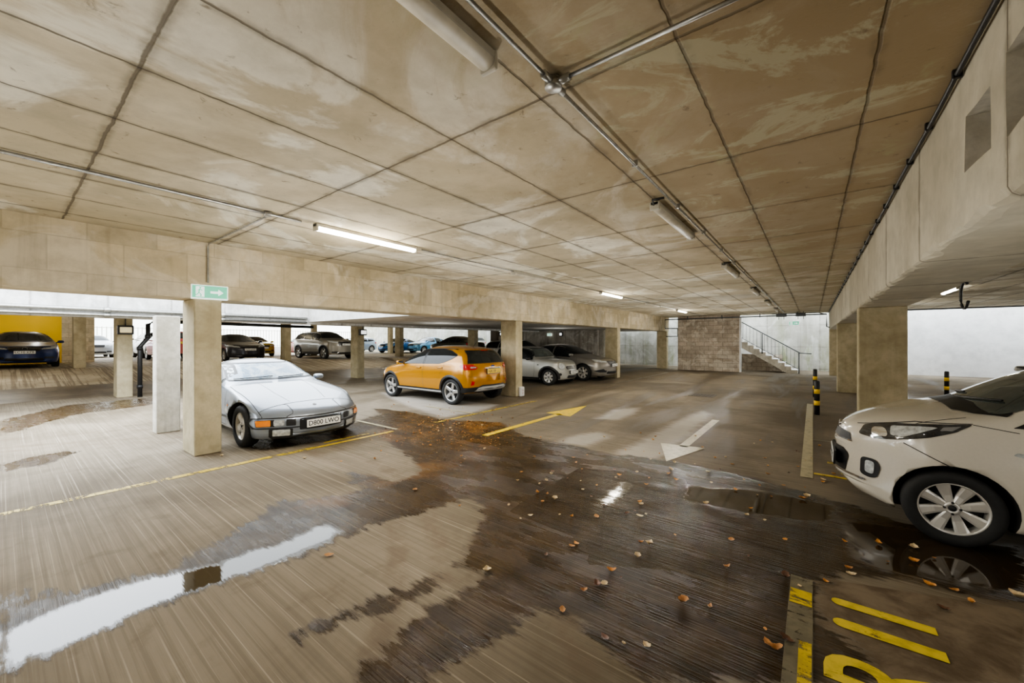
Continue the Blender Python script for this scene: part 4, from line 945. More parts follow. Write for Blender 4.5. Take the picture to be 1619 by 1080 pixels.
def aerial(c, x, ln=.25, y=0):
    h = c.ray('top', x, y); bm = bmesh.new(); tube(bm, [h[0]-Vector((0,0,.01)), h[0]+Vector((.02,0,.02)), h[0]+Vector((ln*.7,0,ln*.7))], .005, 6)
    obj('aerial', bm, TRIM, c.root)
def emblem(c, mode, y, z, rx, rz_, m, ring=True, name='emblem'):
    h = c.ray(mode, y, z); sg = -1 if mode == 'front' else 1; bm = bmesh.new()
    Mt = Matrix.Translation(h[0]+Vector((sg*.006, 0, 0))) @ Matrix.Diagonal((1, rx, rz_, 1))
    lathe(bm, [(0, 0), (.0, 1), (-.012, .9)] if not ring else [(-.01,1.),(0,1.),(.004,.9),(0,.8),(-.01,.8)], 24, Mt @ Matrix.Rotation(-sg*PI/2, 4, 'Z'))
    bmesh.ops.recalc_face_normals(bm, faces=bm.faces[:]); return obj(name, bm, m, c.root, True)

# --- white small hatchback, right foreground -------------------------------------------
S = dict(L=3.6, wx=(.69, 3.08), R=.288, Ra=.333, tw=.17, bolts=4, k=.40, n=3.6, flare=.02, crease=.006,
    top=[(0,.62),(.03,.74),(.10,.82),(.25,.90),(.5,.985),(.72,1.045),(.82,1.075),(1.05,1.21),(1.35,1.36),(1.7,1.455),(2.2,1.48),(2.8,1.46),(3.25,1.38),(3.42,1.1),(3.56,.9),(3.6,.6)],
    belt=[(0,.52),(.06,.66),(.2,.78),(.45,.87),(.8,.93),(1.2,.955),(2.4,1.0),(3.2,1.04),(3.5,.95),(3.6,.55)],
    bot=[(0,.30),(.08,.20),(.3,.17),(1,.17),(3,.18),(3.4,.22),(3.6,.32)],
    plan=[(0,.66),(.1,.72),(.3,.77),(.7,.798),(2,.80),(3.1,.79),(3.45,.74),(3.6,.68)],
    bend=[(0,.34),(.2,.26),(.5,.12),(.8,.20),(1.2,.14),(1.8,0),(3,0),(3.6,-.14)])
wp = paint('warm white paint', (.62,.58,.50), 0., .22)
c = Car('white small hatchback cut by the right edge, nose pointing left over the wet floor', S, wp, (.18, 5.3, 0), 0)
c.glass([(1.22,1.98),(2.06,2.75),(2.82,3.2)], .10, .03)
c.decal('windscreen', rnd([(-.66,1.03),(-.35,1.085),(0,1.10),(.35,1.085),(.66,1.03),(.62,1.2),(.54,1.41),(-.54,1.41),(-.62,1.2)], .03), 'front', GLw, off=.008, res=.04)
c.screen('rear', 1.08, 1.32, .1, GL, 'rear_window')
c.wheels('wide', 8, ALLOYB, .70)
for sd in (1, -1):
    hl = c.decal('headlight', rnd([(.16,.745),(.20,.825),(.34,.880),(.56,.925),(.80,.955),(.70,.885),(.56,.825),(.40,.775),(.26,.735)], .02), 'side', LAMPD, sd, .006, .03)
    c.decal('reflector', rnd([(.24,.765),(.25,.825),(.33,.845),(.34,.775)], .03), 'side', CHR, sd, .009, .02, hl)
    c.decal('lens', rnd([(.35,.795),(.36,.865),(.52,.90),(.62,.91),(.50,.845),(.42,.80)], .02), 'side', LAMP, sd, .009, .02, hl)
    c.decal('indicator_lens', rnd([(.62,.885),(.64,.915),(.74,.935),(.69,.895)], .01), 'side', mat('smoked lens', (.2,.2,.2), .1, coat=1), sd, .009, .02, hl)
    fg = c.decal('fog_lamp', rnd([(.17,.39),(.175,.55),(.27,.555),(.295,.50),(.275,.40),(.23,.375)], .035), 'side', TRIM, sd, .008, .03)
    c.decal('fog_lens', rnd([(.20,.42),(.205,.53),(.262,.53),(.255,.415)], .025), 'side', LAMP, sd, .012, .02, fg)
    c.decal('side_repeater', rnd([(.98,.765),(1.0,.785),(1.09,.78),(1.10,.762),(1.04,.75)], .01), 'side', LAMP, sd, .006, .02)
    c.decal('quarter_trim', rnd([(.99,.955),(1.22,1.10),(1.25,1.10),(1.25,.965)], .012), 'side', TRIM, sd, .006)
    c.line([(.42,.755),(.60,.66),(.68,.62)], 'side', sd); c.line([(.80,.955),(1.02,.925)], 'side', sd, .005)
    c.line([(.16,.82),(.5,.93),(.8,.96)], 'side', sd, .005)
    c.line([(1.22,.96),(1.16,.75),(1.17,.5),(1.24,.26),(1.3,.24)], 'side', sd); c.line([(1.3,.24),(2.0,.24)], 'side', sd)
    c.line([(2.02,.98),(2.02,.6),(2.05,.24)], 'side', sd)
    c.line([(.13,-.58*sd),(.3,-.66*sd),(.6,-.68*sd),(.78,-.66*sd)], 'top', 1, .007)
c.decal('grille', rnd([(-.36,.66),(.36,.66),(.33,.725),(.16,.735),(0,.725),(-.16,.735),(-.33,.725)], .02), 'front', TRIM, off=.007, res=.03)
c.line([(-.37,.655),(.37,.655)], 'front', 1, .012, 'grille_surround', CHR, .009)
lg = c.decal('lower_grille', rnd([(-.30,.34),(.30,.34),(.35,.52),(.28,.57),(-.28,.57),(-.35,.52)], .04), 'front', TRIM, off=.007, res=.04)
for z in (.40,.45,.50): c.line([(-.29,z),(.29,z)], 'front', 1, .012, 'grille_bar', M['black'], .011, lg)
c.line([(-.5,.345),(.5,.345)], 'front', 1, .02, 'lip_trim', CHR, .01)
emblem(c, 'front', 0, .765, .06, .03, CHR)
c.plate('front', .455, 'LR16 XZK', PLW, -.05, off=.02)
c.decal('cowl', rnd([(.74,-.45),(.74,.45),(.83,.60),(.98,.69),(1.02,.66),(.98,.56),(.86,0),(.98,-.56),(1.02,-.66),(.98,-.69),(.83,-.60)], .01), 'top', TRIM, off=.006, res=.04)
c.wiper(.60,.05,1.09,1.13); c.wiper(0,-.5,1.09,1.12)
c.mirror(1.28,1.02); c.handle(1.9,.86); c.handle(2.7,.88)
for sd in (1, -1): c.decal('tail_light', rnd(rc(3.35,3.58,.9,1.1), .03), 'side', RED, sd)

# --- silver sports coupe --------------------------------------------------------------
S = dict(L=4.2, wx=(.86, 3.26), R=.315, Ra=.355, tw=.205, k=.48, n=3.3, flare=.05,
    top=[(0,.44),(.02,.475),(.05,.50),(.12,.545),(.3,.61),(.6,.69),(1.,.79),(1.4,.875),(1.58,.905),(1.8,1.02),(2.1,1.17),(2.32,1.25),(2.6,1.275),(2.9,1.255),(3.4,1.12),(3.9,.94),(4.1,.86),(4.17,.7),(4.2,.5)],
    belt=[(0,.42),(.05,.46),(.15,.50),(.35,.565),(.7,.685),(1.,.745),(1.5,.80),(2.2,.84),(3.2,.88),(3.9,.85),(4.15,.68),(4.2,.45)],
    bot=[(0,.24),(.05,.17),(.2,.155),(.5,.17),(1.2,.19),(3,.19),(3.8,.24),(4.2,.34)],
    plan=[(0,.80),(.1,.815),(.4,.84),(.86,.865),(1.4,.84),(2.2,.83),(3.2,.867),(3.9,.83),(4.2,.78)],
    bend=[(0,.40),(.3,.26),(.8,.08),(1.5,.16),(2.0,.12),(2.6,0),(3.6,-.05),(4.2,-.2)])
sp = paint('silver blue paint', (.25,.28,.325), .5, .32)
c = Car('silver 1980s sports coupe with plate D800 LWO and orange indicators', S, sp, (-6.02, 3.04, 0), PI)
c.glass([(1.95,2.95),(3.02,3.55)], .07, .03)
c.screen('front', .935, 1.20, .08, GLd); c.screen('rear', .95, 1.18, .12, GL, 'rear_window')
c.wheels('disc', 5, ALLOYB, .66)
bb = c.decal('bumper_band', rnd([(-.80,.335),(.80,.335),(.83,.40),(.80,.462),(-.80,.462),(-.83,.40)], .03), 'front', sp, off=.010, res=.04)
c.line([(-.805,.33),(.805,.33),(.835,.40),(.805,.468),(-.805,.468),(-.835,.40),(-.805,.33)], 'front', 1, .016, 'bumper_strip', TRIM, .013)
c.decal('plate_recess', rnd(rc(-.32,.32,.285,.445), .02), 'front', TRIM, off=.013, res=.05)
for sd in (1, -1):
    def R_(a, b, z0, z1, nm, m, off=.016, r=.012): return c.decal(nm, rnd(rc(min(a*sd,b*sd), max(a*sd,b*sd), z0, z1), r), 'front', m, off=off, res=.03)
    R_(.365,.475,.355,.445,'bumper_vent',M['black']); R_(.495,.61,.365,.44,'driving_lamp',LAMP); R_(.60,.79,.352,.448,'lamp_recess',TRIM,.013); R_(.50,.61,.365,.44,'driving_lens',LAMP,.018)
    R_(.64,.785,.36,.44,'indicator',ORA,.019)
    R_(.40,.66,.205,.315,'fog_recess',TRIM,.009); R_(.43,.62,.215,.305,'fog_lamp',LAMP,.014)
    c.line([(.20,.36*sd),(.40,.36*sd),(.44,.40*sd),(.44,.74*sd)], 'top', 1, .009)          # pop-up lamp lid
    c.line([(.20,.36*sd),(.16,.38*sd),(.17,.70*sd)], 'top', 1, .008)
    c.line([(.17,.70*sd),(.44,.735*sd),(.8,.755*sd),(1.3,.755*sd),(1.62,.735*sd)], 'top', 1, .009)
    c.line([(.12,.40),(.5,.43),(.52,.47)], 'side', sd, .006)
    c.line([(1.55,.80),(1.5,.5),(1.52,.26)], 'side', sd); c.line([(2.95,.86),(2.9,.5),(2.75,.26)], 'side', sd); c.line([(1.52,.26),(2.75,.26)], 'side', sd)
    c.line([(1.25,.40),(2.85,.40)], 'side', sd, .03, 'rubbing_strip', TRIM, .008)
    c.decal('side_repeater', rnd(rc(1.28,1.36,.58,.61), .01), 'side', ORA, sd)
c.line([(.44,-.40),(.44,.40)], 'top', 1, .009)
c.line([(.5,-.28),(.9,-.34),(1.5,-.36)], 'top', 1, .004); c.line([(.5,.28),(.9,.34),(1.5,.36)], 'top', 1, .004)
sl = c.decal('lower_slot', rnd([(-.62,.175),(.62,.175),(.66,.205),(-.66,.205)], .01), 'front', TRIM, off=.010, res=.04)
o = c.decal('bonnet_badge', rnd([(.255,-.025),(.255,.025),(.29,.028),(.31,0),(.29,-.028)], .008), 'top', mat('dark badge', (.06,.05,.04), .3, .5), off=.004, res=.02)
c.plate('front', .372, 'D800 LWO', PLW, -.02, off=.034, h=.112)
c.wiper(.62,.06,.945,.965); c.wiper(-.02,-.5,.945,.96)
c.mirror(2.0,.90, sz=(.11,.17,.10)); c.handle(2.75,.78, TRIM)

# --- orange hatchback, rear towards us ------------------------------------------------
S = dict(L=4.06, wx=(.83, 3.32), R=.325, Ra=.365, tw=.2, k=.40, n=3.5, flare=.015, crease=.010, arch_dz=.015,
    top=[(0,.60),(.03,.70),(.12,.78),(.4,.88),(.85,.98),(1.08,1.03),(1.5,1.21),(2.0,1.42),(2.3,1.48),(2.8,1.49),(3.3,1.455),(3.62,1.40),(3.72,1.34),(3.82,1.2),(3.93,1.03),(4.0,.98),(4.03,.85),(4.06,.6)],
    belt=[(0,.50),(.06,.60),(.2,.70),(.5,.80),(1.,.90),(1.5,.965),(2.5,1.0),(3.4,1.05),(3.8,1.02),(3.98,.9),(4.06,.55)],
    bot=[(0,.36),(.1,.26),(.4,.25),(3.6,.26),(3.9,.32),(4.06,.40)],
    plan=[(0,.68),(.15,.78),(.4,.85),(.83,.87),(2,.87),(3.3,.87),(3.8,.83),(4.06,.77)],
    bend=[(0,.30),(.4,.14),(1.,.16),(1.6,.06),(2.4,0),(3.3,0),(3.75,-.10),(4.06,-.22)])
op = paint('metallic orange paint', (.46,.20,.003), .3, .25)
c = Car('metallic orange five door hatchback seen from behind with a yellow number plate', S, op, (-10.58, 7.76, 0), 0)
c.glass([(1.32,2.22)], .09, .02)
for sd in (1, -1):
    q = [(2.29,1.01),(2.29,1.395),(2.8,1.40),(3.15,1.355),(3.42,1.27),(3.46,1.24),(3.30,1.15),(3.05,1.06),(2.85,1.025)]
    c.decal('side_window', rnd(q, .03, 3), 'side', GL, sd); c.line(q+[q[0]], 'side', sd, .014, 'window_seal', TRIM, .005)
    c.decal('pillar_trim', rnd(rc(2.21,2.30,1.0,1.39), .01), 'side', TRIM, sd, .004)
c.screen('front', 1.10, 1.40, .08, GL); c.screen('rear', 1.05, 1.36, .10, GL, 'rear_window')
c.wheels('star', 5, ALLOY, .74)
c.arch_trim(.06)
for sd in (1, -1):
    c.decal('sill_trim', rnd([(1.14,.27),(3.0,.27),(3.0,.37),(1.14,.37)], .01), 'side', TRIM, sd, .010)
    c.decal('sill_strip', rnd([(1.16,.30),(2.98,.30),(2.98,.335),(1.16,.335)], .01), 'side', SILV, sd, .016)
    c.decal('rear_bumper_trim', rnd([(3.60,.31),(3.87,.34),(3.87,.455),(3.70,.45),(3.66,.40)], .01), 'side', TRIM, sd, .009, .03)
    t1 = c.decal('tail_light', rnd([(3.60,.985),(3.68,1.03),(3.86,1.02),(3.86,.89),(3.76,.90),(3.66,.93)], .02), 'side', RED, sd, .008, .03)
    c.decal('tail_light', rnd([(.50*sd,.93),(.56*sd,.895),(.80*sd,.885),(.80*sd,1.03),(.62*sd,1.015),(.52*sd,.975)], .02), 'rear', RED, 1, .008, .03)
    c.decal('reversing_lens', rnd([(.54*sd,.935),(.68*sd,.925),(.68*sd,.965),(.54*sd,.96)], .01), 'rear', LAMP, 1, .012, .03)
    c.decal('reflector', rnd([(.60*sd,.60),(.68*sd,.62),(.70*sd,.50),(.62*sd,.52)], .01), 'rear', RED, 1, .009, .03)
    c.decal('headlight', rnd([(.30,.76),(.42,.85),(.66,.89),(.55,.80),(.36,.72)], .03), 'side', LAMP, sd, .007)
    c.line([(1.22,.95),(1.15,.7),(1.2,.42),(1.25,.37)], 'side', sd); c.line([(2.27,1.0),(2.25,.7),(2.28,.37)], 'side', sd); c.line([(3.08,1.02),(3.02,.85),(2.93,.75)], 'side', sd)
    c.line([(1.15,.80),(2.4,.86),(3.6,.91)], 'side', sd, .004)
    c.line([(.80*sd,.75),(.70*sd,.72),(0,.70)], 'rear', 1, .006)
    c.line([(.66*sd,.71),(.66*sd,.90)], 'rear', 1, .005)
    bm = bmesh.new(); tube(bm, [c.ray('top', x, sd*.56)[0]+Vector((0,0,.012)) for x in np.linspace(2.0, 3.3, 9)], .012, 6); obj('roof_rail', bm, TRIM, c.root, True)
c.decal('rear_bumper_trim', rnd([(-.78,.34),(.78,.34),(.78,.45),(.5,.47),(.4,.51),(-.4,.51),(-.5,.47),(-.78,.45)], .01), 'rear', TRIM, 1, .010, .04)
c.decal('skid_plate', rnd([(-.60,.37),(.60,.37),(.52,.44),(.4,.47),(-.4,.47),(-.52,.44)], .02), 'rear', SILV, 1, .020, .04)
c.decal('plate_recess', rnd([(-.31,.76),(.31,.76),(.34,.92),(-.34,.92)], .03), 'rear', mat('shaded orange', (.35,.13,.005), .4, coat=.5), 1, .005, .04)
c.line([(-.3,.925),(.3,.925)], 'rear', 1, .016, 'tailgate_bar', CHR, .012)
emblem(c, 'rear', 0, .965, .07, .03, mat('blue badge', (.02,.05,.25), .2, coat=1), False)
c.plate('rear', .845, 'NX18 LLJ', PLY, .0, off=.02)
c.decal('high_brake_light', rnd(rc(-.14,.14,1.352,1.372), .008), 'rear', RED, 1, .008)
c.mirror(1.42,1.02); c.handle(2.08,.90, op); c.handle(2.93,.92, op); aerial(c, 3.3)

# --- silver small retro hatchback -------------------------------------------------------
S = dict(toff=-.03, L=3.63, wx=(.62, 3.07), R=.295, Ra=.35, tw=.18, k=.26, n=4.5, flare=.03,
    top=[(0,.55),(.03,.70),(.10,.78),(.3,.88),(.7,.95),(1.0,.98),(1.08,1.0),(1.25,1.16),(1.5,1.34),(1.7,1.39),(2.2,1.41),(2.9,1.39),(3.25,1.35),(3.38,1.28),(3.48,1.05),(3.58,.9),(3.63,.6)],
    belt=[(0,.50),(.05,.62),(.15,.72),(.4,.80),(.9,.88),(1.5,.90),(3.1,.93),(3.5,.88),(3.63,.55)],
    bot=[(0,.28),(.1,.2),(.4,.18),(3.2,.18),(3.63,.3)],
    plan=[(0,.66),(.1,.72),(.35,.79),(.65,.84),(2,.84),(3.1,.84),(3.5,.78),(3.63,.70)],
    bend=[(0,.26),(.4,.12),(1.,.14),(1.5,.06),(2.2,0),(3.,0),(3.63,-.15)])
mp_ = paint('pewter silver paint', (.50,.50,.46), .5, .3)
c = Car('small silver retro hatchback with round headlights behind the middle column', S, mp_, (-7.05, 12.95, 0), PI)
c.glass([(1.30,2.25),(2.30,3.05)], .085, .03)
c.screen('front', 1.03, 1.34, .06, GLw); c.screen('rear', 1.0, 1.28, .12, GL, 'rear_window'); c.wheels('plain', 7, ALLOYB, .68); c.arch_trim(.06)
for sd in (1, -1):
    hl = c.decal('headlight', [(.54*sd+.115*math.cos(a), .70+.12*math.sin(a)) for a in np.linspace(0, 2*PI, 22)[:-1]], 'front', LAMP, 1, .012, .03)
    c.line([(.54*sd+.12*math.cos(a), .70+.125*math.sin(a)) for a in np.linspace(0, 2*PI, 22)], 'front', 1, .014, 'headlight_ring', CHR, .016, hl)
    c.decal('fog_lamp', [(.60*sd+.05*math.cos(a), .40+.05*math.sin(a)) for a in np.linspace(0, 2*PI, 14)[:-1]], 'front', LAMPD, 1, .01, .03)
    c.decal('side_repeater', rnd(rc(1.0,1.08,.72,.75), .01), 'side', TRIM, sd)
    c.line([(1.22,.88),(1.2,.5),(1.25,.28)], 'side', sd); c.line([(2.3,.9),(2.3,.5),(2.2,.28)], 'side', sd)
    c.decal('sill_trim', rnd(rc(.98,2.72,.19,.27), .01), 'side', TRIM, sd, .008)
gr = c.decal('grille', rnd([(-.36,.58),(.36,.58),(.40,.66),(.34,.70),(-.34,.70),(-.40,.66)], .03), 'front', TRIM, 1, .01, .03)
for z in (.61,.64,.67): c.line([(-.34,z),(.34,z)], 'front', 1, .01, 'grille_bar', CHR, .015, gr)
c.line([(-.37,.705),(.37,.705)], 'front', 1, .014, 'grille_surround', CHR, .013)
c.decal('lower_grille', rnd([(-.36,.27),(.36,.27),(.32,.36),(-.32,.36)], .03), 'front', TRIM, 1, .01, .03)
c.plate('front', .47, 'VK54 OYD', PLW, 0, off=.03); c.mirror(1.45,.96, TRIM); c.handle(2.15,.80, CHR)

# --- generic bodies ----------------------------------------------------------------------
def gspec(kind, L, W, H, R=.33, **k):
    h = W/2
    if kind == 'saloon':
        t = [(0,.42),(.01,.50),(.03,.56),(.10,.62),(.215,.69),(.225,.70),(.33,.83),(.42,.95),(.5,1),(.60,.995),(.72,.90),(.84,.77),(.88,.74),(.97,.70),(.995,.6),(1,.42)]
    elif kind == 'coupe':
        t = [(0,.42),(.01,.50),(.03,.57),(.10,.64),(.26,.72),(.36,.86),(.45,.97),(.53,1),(.62,.98),(.76,.86),(.88,.74),(.97,.70),(.995,.6),(1,.42)]
    elif kind == 'suv':
        t = [(0,.46),(.01,.56),(.03,.63),(.08,.67),(.21,.715),(.23,.725),(.33,.88),(.40,.965),(.5,1),(.75,.985),(.88,.95),(.93,.85),(.98,.70),(.995,.62),(1,.44)]
    else:
        t = [(0,.44),(.01,.52),(.03,.59),(.10,.65),(.23,.70),(.25,.715),(.37,.88),(.46,.975),(.55,1),(.75,.975),(.89,.92),(.93,.82),(.975,.70),(.99,.6),(1,.42)]
    b = {'saloon': [(0,.36),(.03,.50),(.12,.58),(.25,.635),(.6,.665),(.85,.68),(.96,.63),(1,.38)], 'coupe': [(0,.36),(.03,.50),(.12,.60),(.25,.65),(.6,.68),(.85,.68),(.96,.63),(1,.38)],
         'suv': [(0,.42),(.03,.57),(.12,.63),(.25,.655),(.6,.675),(.88,.70),(.97,.64),(1,.40)], 'hatch': [(0,.38),(.03,.52),(.12,.61),(.25,.645),(.6,.675),(.88,.70),(.97,.64),(1,.38)]}[kind]
    zb = .2 if kind != 'suv' else .26
    d = dict(L=L, wx=(L*.205, L*.795), R=R, Ra=R+.04, k=.42, n=3.4, flare=.018, crease=.006, top=[(x*L, z*H) for x, z in t], belt=[(x*L, z*H) for x, z in b],
        bot=[(0,zb+.12),(.1,zb),(L-.3,zb),(L,zb+.12)], plan=[(0,h*.80),(.15,h*.88),(.45,h*.96),(.9,h),(L-1,h),(L-.35,h*.95),(L,h*.84)],
        bend=[(0,.30),(.4,.14),(1.,.14),(L*.35,.08),(L*.5,0),(L*.8,-.02),(L,-.2)])
    d.update(k); return d
def generic(kind, label, L, W, H, col, loc, rz, R=.33, lod=0, plate=None, rplate=None, group=None, spokes=('plain', 5), alloy=None, nm='car', **k):
    S = gspec(kind, L, W, H, R, **k); p = col if not isinstance(col, tuple) else paint(label[:20], col)
    c = Car(label, S, p, loc, rz, group, lod)
    g = {'saloon': [(.33,.50),(.515,.66),(.675,.76)], 'coupe': [(.35,.54),(.555,.78)], 'suv': [(.31,.475),(.49,.66),(.675,.88)], 'hatch': [(.33,.51),(.525,.69),(.705,.87)]}[kind]
    c.glass([(a*L, b*L) for a, b in g], .09*H/1.45, .03)
    zc = {'saloon': .70, 'coupe': .72, 'suv': .725, 'hatch': .715}[kind]*H
    c.screen('front', zc+.04, H*.955, .08); zr = {'saloon': .80, 'coupe': .80, 'suv': .73, 'hatch': .74}[kind]*H
    c.screen('rear', zr, H*.93, .13, GL, 'rear_window')
    c.wheels(spokes[0], spokes[1], alloy or ALLOY, .70)
    zh = {'suv': .60}.get(kind, .53)*H
    for sd in (1, -1):
        c.decal('headlight', rnd([(.40*W*.9*sd,zh-.03),(.22*W*sd,zh-.05),(.24*W*sd,zh+.01),(.43*W*sd,zh+.05),(.445*W*sd,zh)], .02), 'front', LAMP, 1, .008, .04)
        c.decal('headlight', rnd([(.31,zh-.02),(.33,zh+.06),(.66,zh+.105),(.50,zh+.01)], .02), 'side', LAMP, sd, .008, .04)
        c.decal('tail_light', rnd(rc(L-.46,L-.22,zh+.06,zh+.19), .03), 'side', RED, sd, .008, .05)
        a, b = sorted((.24*W*sd, .44*W*sd)); c.decal('tail_light', rnd(rc(a,b,zh+.06,zh+.19), .03), 'rear', RED, 1, .008, .05)
        c.line([(L*.265,H*.63),(L*.262,.5),(L*.275,.3)], 'side', sd); c.line([(g[1][0]*L-.03,H*.66),(g[1][0]*L-.03,.3)], 'side', sd)
        a, b = sorted((.26*W*sd, .40*W*sd)); c.decal('fog_recess', rnd(rc(a,b,.36,.44), .02), 'front', TRIM, 1, .008, .04)
    gr = c.decal('grille', rnd([(-.2*W,zh-.12),(.2*W,zh-.12),(.22*W,zh+.02),(-.22*W,zh+.02)], .03), 'front', TRIM, 1, .009, .04)
    c.line([(-.22*W,zh+.025),(.22*W,zh+.025)], 'front', 1, .014, 'grille_surround', CHR, .012)
    c.decal('lower_grille', rnd([(-.26*W,.30),(.26*W,.30),(.24*W,.40),(-.24*W,.40)], .03), 'front', TRIM, 1, .009, .05)
    if plate: c.plate('front', zh-.15, plate, PLW, 0, off=.025, lett=bool(plate.strip()))
    if rplate: c.plate('rear', zh-.0, rplate, PLY, 0, off=.02)
    c.mirror(L*.315, H*.69+.02); c.handle(g[0][1]*L-.1, H*.60)
    return c
# grey saloon beside the retro hatchback
gm = paint('graphite silver paint', (.30,.28,.25), .6, .3)
c = generic('saloon', 'dark silver saloon with a chrome grille bar parked beside the small silver hatchback', 4.8, 1.86, 1.49, gm, (-6.45, 15.3, 0), PI, .335, 1, 'AV66 ZPO', spokes=('plain', 7), alloy=ALLOYB,
    belt=[(0,.50),(.15,.68),(.55,.80),(1.2,.90),(2.8,.97),(4.1,1.0),(4.6,.93),(4.8,.55)])
for sd in (1, -1):
    c.decal('fog_surround', rnd([(.14,.40),(.20,.50),(.50,.42),(.30,.36)], .02), 'side', TRIM, sd, .009, .03)
emblem(c, 'front', 0, .74, .06, .06, CHR)
# blue saloon by the yellow wall
c = generic('saloon', 'dark blue saloon parked nose out against the yellow wall', 4.7, 1.84, 1.45, (.012,.03,.12), (-23.7, .55, .57), PI, .32, 1, 'LC10 KFB', spokes=('plain', 5))
emblem(c, 'front', 0, .745, .07, .06, CHR)
c.line([(-.62,.745),(-.1,.745)], 'front', 1, .012, 'chrome_strip', CHR, .012); c.line([(.1,.745),(.62,.745)], 'front', 1, .012, 'chrome_strip', CHR, .012)
aerial(c, 3.4)
# black saloon behind the silver coupe
generic('saloon', 'black saloon parked nose out behind the silver coupe', 4.7, 1.84, 1.44, (.012,.013,.022), (-23.35, 7.95, .57), PI, .32, 1, 'RJ13 UVD')
# yellow/dark hatch behind it
generic('hatch', 'yellow hatchback half hidden behind the black saloon', 4.1, 1.78, 1.42, (.55,.38,.05), (-29.6, 10.9, .57), PI, .31, 0, 'YD65 HHO')
# red hatchback
generic('hatch', 'bright red hatchback between the far column and the grey sport utility car', 4.1, 1.76, 1.47, (.52,.012,.012), (-32.2, 13.9, .57), 0, .31, 1, None, 'HN15 WEE')
# grey SUV
c = generic('suv', 'stone grey sport utility car with dark arches parked on the raised deck', 4.42, 1.87, 1.66, (.25,.235,.20), (-22.0, 12.5, .57), PI+.1, .37, 1, 'KM21 OTR', spokes=('star', 5), arch_dz=.02)
c.arch_trim(.06)
for sd in (1, -1):
    c.decal('sill_trim', rnd(rc(1.32,3.1,.28,.42), .01), 'side', TRIM, sd, .010)
    bm = bmesh.new(); tube(bm, [c.ray('top', x, sd*.60)[0]+Vector((0,0,.03 if 1.7 < x < 3.7 else .0)) for x in np.linspace(1.6, 3.8, 9)], .015, 6); obj('roof_rail', bm, CHR, c.root, True)
c.decal('grille_panel', rnd([(-.42,.78),(.42,.78),(.46,.98),(-.46,.98)], .04), 'front', TRIM, 1, .011, .04)
c.line([(-.32,.96),(.32,.80)], 'front', 1, .02, 'grille_slash', CHR, .017); emblem(c, 'front', 0, .88, .07, .07, CHR)
# blue coupe, pale blue car
generic('coupe', 'bright blue coupe parked at the far end of the raised deck', 4.2, 1.83, 1.37, (.02,.16,.45), (-30.2, 20.4, .57), PI/2+.15, .33, 0, 'OU68 TTX', spokes=('plain', 10))
generic('hatch', 'pale blue hatchback farthest away beside the bright blue coupe', 4.2, 1.78, 1.47, (.36,.46,.58), (-35.5, 19.0, .57), PI/2, .31, 0)
generic('saloon', 'light blue saloon behind the bright blue coupe and the slim column', 4.5, 1.8, 1.45, (.10,.32,.55), (-28.2, 21.9, .57), PI/2, .31, 0)
# dark coupe above the orange hatchback
generic('saloon', 'dark olive saloon seen over the roof of the orange hatchback', 4.3, 1.8, 1.40, (.035,.04,.028), (-21.4, 18.9, .57), 0, .32, 0)
generic('hatch', 'grey small car farther behind the dark olive saloon', 3.9, 1.7, 1.5, (.3,.3,.3), (-26.6, 25.4, .57), 0, .3, 0)
generic('suv', 'white sport utility car mostly hidden behind the middle column', 4.4, 1.85, 1.72, (.6,.6,.58), (-11.5, 18.35, 0), PI, .36, 0)
# left far pair
generic('suv', 'silver sport utility car seen between the lamp column and the weathered column', 4.4, 1.84, 1.68, (.32,.32,.31), (-35.9, 6.1, .57), 0, .36, 0)
generic('suv', 'faded red sport utility car beside the silver one', 4.3, 1.82, 1.62, (.45,.09,.08), (-30.9, 5.9, .57), 0, .36, 0, None, 'EA17 GRU')
generic('hatch', 'pale hatchback near the fence beyond the cream block wall', 4.1, 1.76, 1.47, (.45,.47,.5), (-35.2, 3.6, .57), PI, .31, 0)
# white car glimpsed at right edge
generic('hatch', 'white car glimpsed beyond the white hatchback, showing one mirror', 3.9, 1.74, 1.5, (.8,.8,.8), (4.25, 13.6, 0), -PI/2, .3, 0)

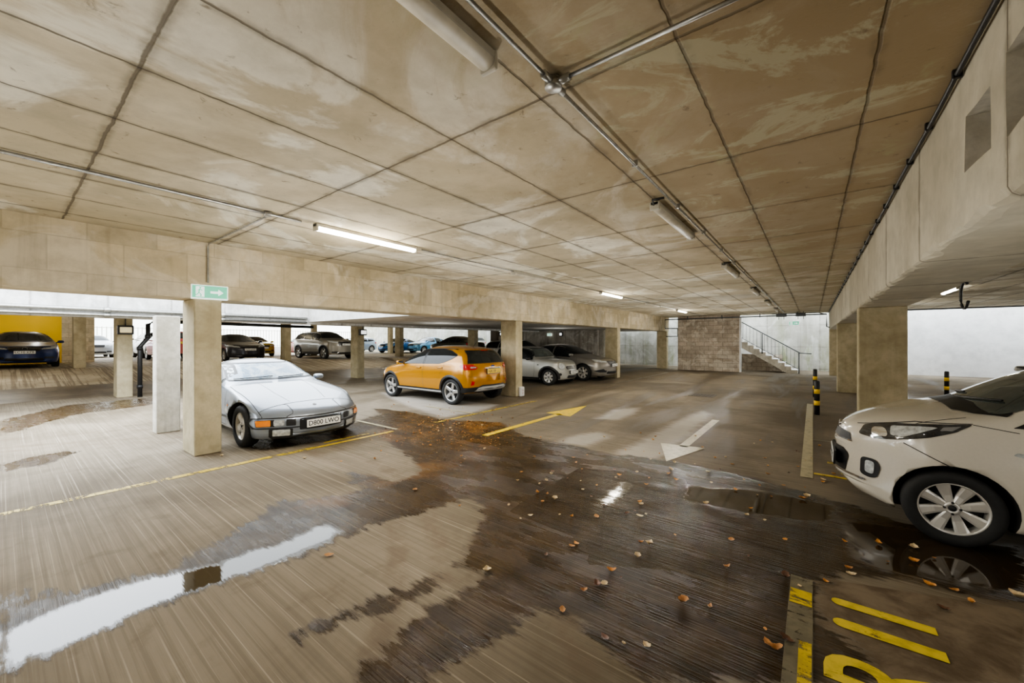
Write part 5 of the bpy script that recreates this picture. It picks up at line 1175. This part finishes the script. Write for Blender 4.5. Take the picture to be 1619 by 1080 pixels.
# ------------------------------------------------------------------ light
w = bpy.data.worlds.new('sky'); bpy.context.scene.world = w; w.use_nodes = True
wn, wl = w.node_tree.nodes, w.node_tree.links
bg = wn['Background']; tc = wn.new('ShaderNodeTexCoord'); sp_ = wn.new('ShaderNodeSeparateXYZ'); wl.new(tc.outputs['Generated'], sp_.inputs[0])
cr = wn.new('ShaderNodeValToRGB'); wl.new(sp_.outputs[2], cr.inputs[0])
cr.color_ramp.elements[0].position = .0; cr.color_ramp.elements[0].color = (.80,.84,.80,1); cr.color_ramp.elements[1].position = .6; cr.color_ramp.elements[1].color = (.86,.93,1,1)
wl.new(cr.outputs[0], bg.inputs[0]); bg.inputs[1].default_value = WORLD
def area(loc, rot, sx, sy, power, col=(1,.95,.85), name='lamp'):
    ld = bpy.data.lights.new(name, 'AREA'); ld.shape = 'RECTANGLE'; ld.size = sx; ld.size_y = sy; ld.energy = power; ld.color = col
    o = bpy.data.objects.new(name, ld); C.objects.link(o); o.location = loc; o.rotation_euler = rot; return o
for L_ in LIGHTS: area(*L_)
for y in (3.0, 10.85, 18.5):
    pl = bpy.data.lights.new('batten_glow', 'POINT'); pl.energy = 26; pl.color = (1,.93,.78); pl.shadow_soft_size = .2
    o = bpy.data.objects.new('batten_glow', pl); C.objects.link(o); o.location = (-4.66, y, 2.72)
for x, y, z, e in POINTS:  # added unseen fill lights in mid-air, no fittings belong to them
    pl = bpy.data.lights.new('fill_point', 'POINT'); pl.energy = e; pl.color = (1,.97,.90); pl.shadow_soft_size = 0
    o = bpy.data.objects.new('fill_point', pl); C.objects.link(o); o.location = (x, y, z)
cam = bpy.data.cameras.new('camera'); co = bpy.data.objects.new('camera', cam); C.objects.link(co)
cam.sensor_width = 36; cam.sensor_fit = 'HORIZONTAL'; cam.lens = 36*620/1619; cam.clip_start = .05; cam.clip_end = 200
co.location = (0, 0, 1.6); co.rotation_euler = (PI/2, 0, math.radians(37.5))
sc = bpy.context.scene; sc.camera = co
sc.view_settings.view_transform = VT; sc.view_settings.look = LOOK; sc.view_settings.exposure = EXPO
sc.cycles.use_denoising = True; sc.cycles.max_bounces = 7; sc.cycles.diffuse_bounces = 5; sc.cycles.glossy_bounces = 3; sc.cycles.transparent_max_bounces = 6
sc.cycles.sample_clamp_indirect = 6; sc.cycles.caustics_reflective = False; sc.cycles.caustics_refractive = False
